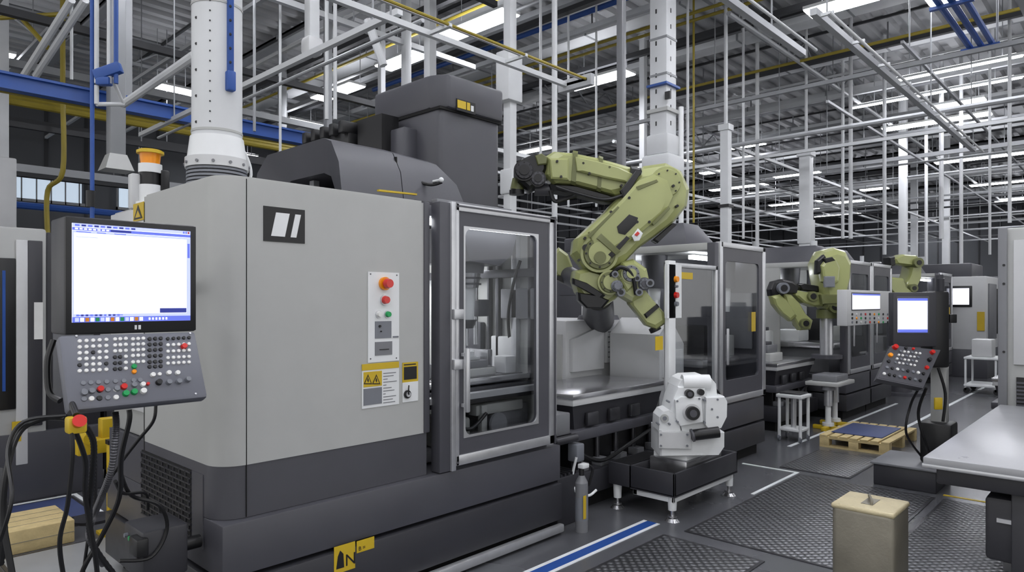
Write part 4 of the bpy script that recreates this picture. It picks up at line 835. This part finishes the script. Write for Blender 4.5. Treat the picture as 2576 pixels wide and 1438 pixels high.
def bx(u0,v0,u1,v1,dd,th,m,bev=.006):
    c=(pD(u0,v0,dd)+pD(u1,v1,dd))/2+FW*(th/2); b.obox(c,(abs(u1-u0)*dd/F,th,abs(v1-v0)*dd/F),(RT,FW,UP),m,bev)
bx(2247,735,2357,872,d,.08,DG2,.01); bx(2345,732,2390,925,d+.05,.18,BK,.02); bx(2256,745,2338,840,d-.004,.01,DG); bx(2259,750,2334,836,d-.01,.01,SCR); bx(2259,750,2334,756,d-.013,.004,SCB); bx(2259,828,2334,836,d-.013,.004,SCB)
bx(2362,690,2374,740,d+.1,.05,DG2); bx(2390,790,2408,812,d+.1,.05,BK)
kc=[pD(2243,868,d-.02),pD(2366,880,d-.02),pD(2322,976,d-.2),pD(2205,952,d-.2)]
ex=(kc[1]-kc[0]); ey=(kc[3]-kc[0]); nn=ex.cross(ey).normalized()
if nn.dot(FW)>0: nn=-nn
b.prism([k for k in kc],-nn*.07,DG,.97); b.prism([kc[i]+(kc[(i+2)%4]-kc[i])*.03+nn*.002 for i in range(4)],-nn*.004,DG)
def kk(s,t,r,m,h=.015): p=kc[0]+ex*s+ey*t+(kc[2]-kc[1]-ey)*s*t; b.cyl(p,p+nn*h,r,m,r*.85,seg=12)
for i in range(4):
    for j in range(6): kk(.22+j*.08,.16+i*.11,.011,BW if (i+j)%3 else BG)
for i in range(8): kk(.1+i*.11,.66,.014,[BG,BK,BW,BG,BK,BG,BW,BK][i]); kk(.1+i*.11,.84,.014,[BW,BK,BK,BG,RD,BK,BG,BK][i])
kk(.08,.06,.024,RD,.03); kk(.06,.3,.02,ORG,.02); kk(.85,.1,.02,RD,.03); kk(.86,.3,.018,BK,.03); kk(.88,.5,.018,RD,.02); kk(.3,.05,.014,BK); kk(.45,.05,.012,RD); kk(.08,.48,.016,BK)
b.box((6.55,1.3,0),(7.15,1.78,.18),DG2,.01); b.box((6.53,1.28,.18),(7.17,1.80,.2),MG,.005)
pc=pD(2364,760,d+.22); b.box((pc.x-.06,pc.y-.06,.2),(pc.x+.06,pc.y+.06,1.5),LG,.01); b.box((pc.x-.17,pc.y-.12,.2),(pc.x+.1,pc.y+.12,.55),BK,.02)
b.tube([pD(2330,975,d-.1),pD(2310,1040,d),pD(2330,1120,d),pD(2345,1160,6.0)],.012,BK); b.tube([pD(2312,975,d-.1),pD(2290,1020,d),pD(2280,1090,d),pD(2320,1150,6.0)],.010,BK); b.tube([pD(2360,925,d),pD(2378,990,d),pD(2372,1060,d)],.012,BK)
b.cyl(pD(2366,700,d+.1),pD(2366,930,d+.2),.03,DG2); bx(2352,1000,2372,1030,d-.02,.02,YE)
b.done()
b=B('machine_enclosure')
b.box((6.75,-1.6,.0),(8.8,.90,2.2),LG,.02); b.box((6.73,-.2,.3),(6.75,.78,1.0),BK); 
for i in range(22): b.box((6.715,-.2,.32+i*.03),(6.735,.78,.335+i*.03),DG)
b.box((6.73,-.3,1.1),(6.75,.8,2.1),LG2,.005); b.box((6.72,.84,.2),(6.75,.90,2.2),MG,.004)
for z in (1.9,1.75,1.2,.6): b.cyl((6.715,.86,z),(6.72,.86,z),.01,BK,seg=8)
b.done()
machine_bed(9.6,11.2,.35,1.35,.72)
b=B('tool_trolley')
b.box((14.2,1.9,.12),(14.9,2.4,.16),WH,.01); b.box((14.2,1.9,.6),(14.9,2.4,.64),WH,.01)
for x in (14.22,14.86):
    for y in (1.92,2.36): b.box((x,y,.05),(x+.03,y+.03,.64),WH); b.cyl((x,y,.05),(x+.03,y,.05),.05,BK)
b.box((14.3,2.0,.64),(14.7,2.3,.95),LG2,.02); b.done()
cabinet(12.5,14.6,-.9,.5,1.3,DG2); cabinet(16,18.5,-.6,.8,2.0,LG)
cabinet(21,23.5,-.6,1.0,2.4,LG)
# ------------------------------------------------------------ floor treatments
def mat(name,x0,y0,x1,y1,m,h=.008):
    b=B(name); b.box((x0,y0,0),(x1,y1,h),m,.003)
    for (a,c) in [((x0-.02,y0-.02,0),(x1+.02,y0,h*.8)),((x0-.02,y1,0),(x1+.02,y1+.02,h*.8)),((x0-.02,y0,0),(x0,y1,h*.8)),((x1,y0,0),(x1+.02,y1,h*.8))]: b.box(a,c,STD)
    b.done()
mat('tread_plate_mat',2.9,1.75,4.1,2.42,TREAD); mat('tread_plate_mat',4.3,1.3,6.4,2.35,TREAD); mat('tread_plate_mat',3.0,.6,3.85,1.65,TREAD); mat('tread_plate_mat',4.35,.2,6.4,1.2,TREAD); mat('tread_plate_mat',6.6,2.0,7.6,2.6,TREAD); mat('tread_plate_mat',7.4,.95,9.4,1.7,TREAD)
b=B('floor_marking')
b.box((1.5,2.68,0),(4.3,2.71,.004),LINEW); b.box((1.5,2.60,0),(4.3,2.68,.004),BL); b.box((1.5,2.575,0),(4.3,2.60,.004),LINEW)
b.box((5.5,2.40,0),(6.5,2.43,.004),LINEW); b.box((6.47,2.43,0),(6.5,2.95,.004),LINEW)
b.box((9.5,1.45,0),(30,1.53,.004),BL); b.box((9.5,2.25,0),(20,2.3,.004),LINEW); b.box((7.6,2.9,0),(12,2.94,.004),LINEW)
b.box((6.55,.95,0),(6.58,1.25,.004),YE); b.box((.5,6.52,0),(1.62,6.55,.004),LINEW); b.box((1.62,5.8,0),(1.65,6.55,.004),LINEW)
b.done()
mat('blue_floor_mat',.4,5.85,1.58,6.48,BLM,.006); mat('floor_plate',.9,4.3,1.5,5.18,PLATE,.006); mat('floor_plate',-.4,4.0,.85,5.18,PLATE,.006)
# ------------------------------------------------------------ camera / world
cam=bpy.data.cameras.new('Camera'); co=bpy.data.objects.new('Camera',cam); bpy.context.scene.collection.objects.link(co)
co.location=CAM; co.rotation_euler=(math.pi/2,0,ANG-math.pi/2)
cam.sensor_width=36; cam.lens=36*F/2576; cam.shift_y=(HZ-719)/2576; cam.clip_end=200; cam.clip_start=.05
bpy.context.scene.camera=co
w=bpy.data.worlds.new('World'); bpy.context.scene.world=w; w.use_nodes=True
bg=w.node_tree.nodes['Background']; bg.inputs[0].default_value=(1,1,1,1); bg.inputs[1].default_value=1.05
bpy.context.scene.view_settings.view_transform='Standard'
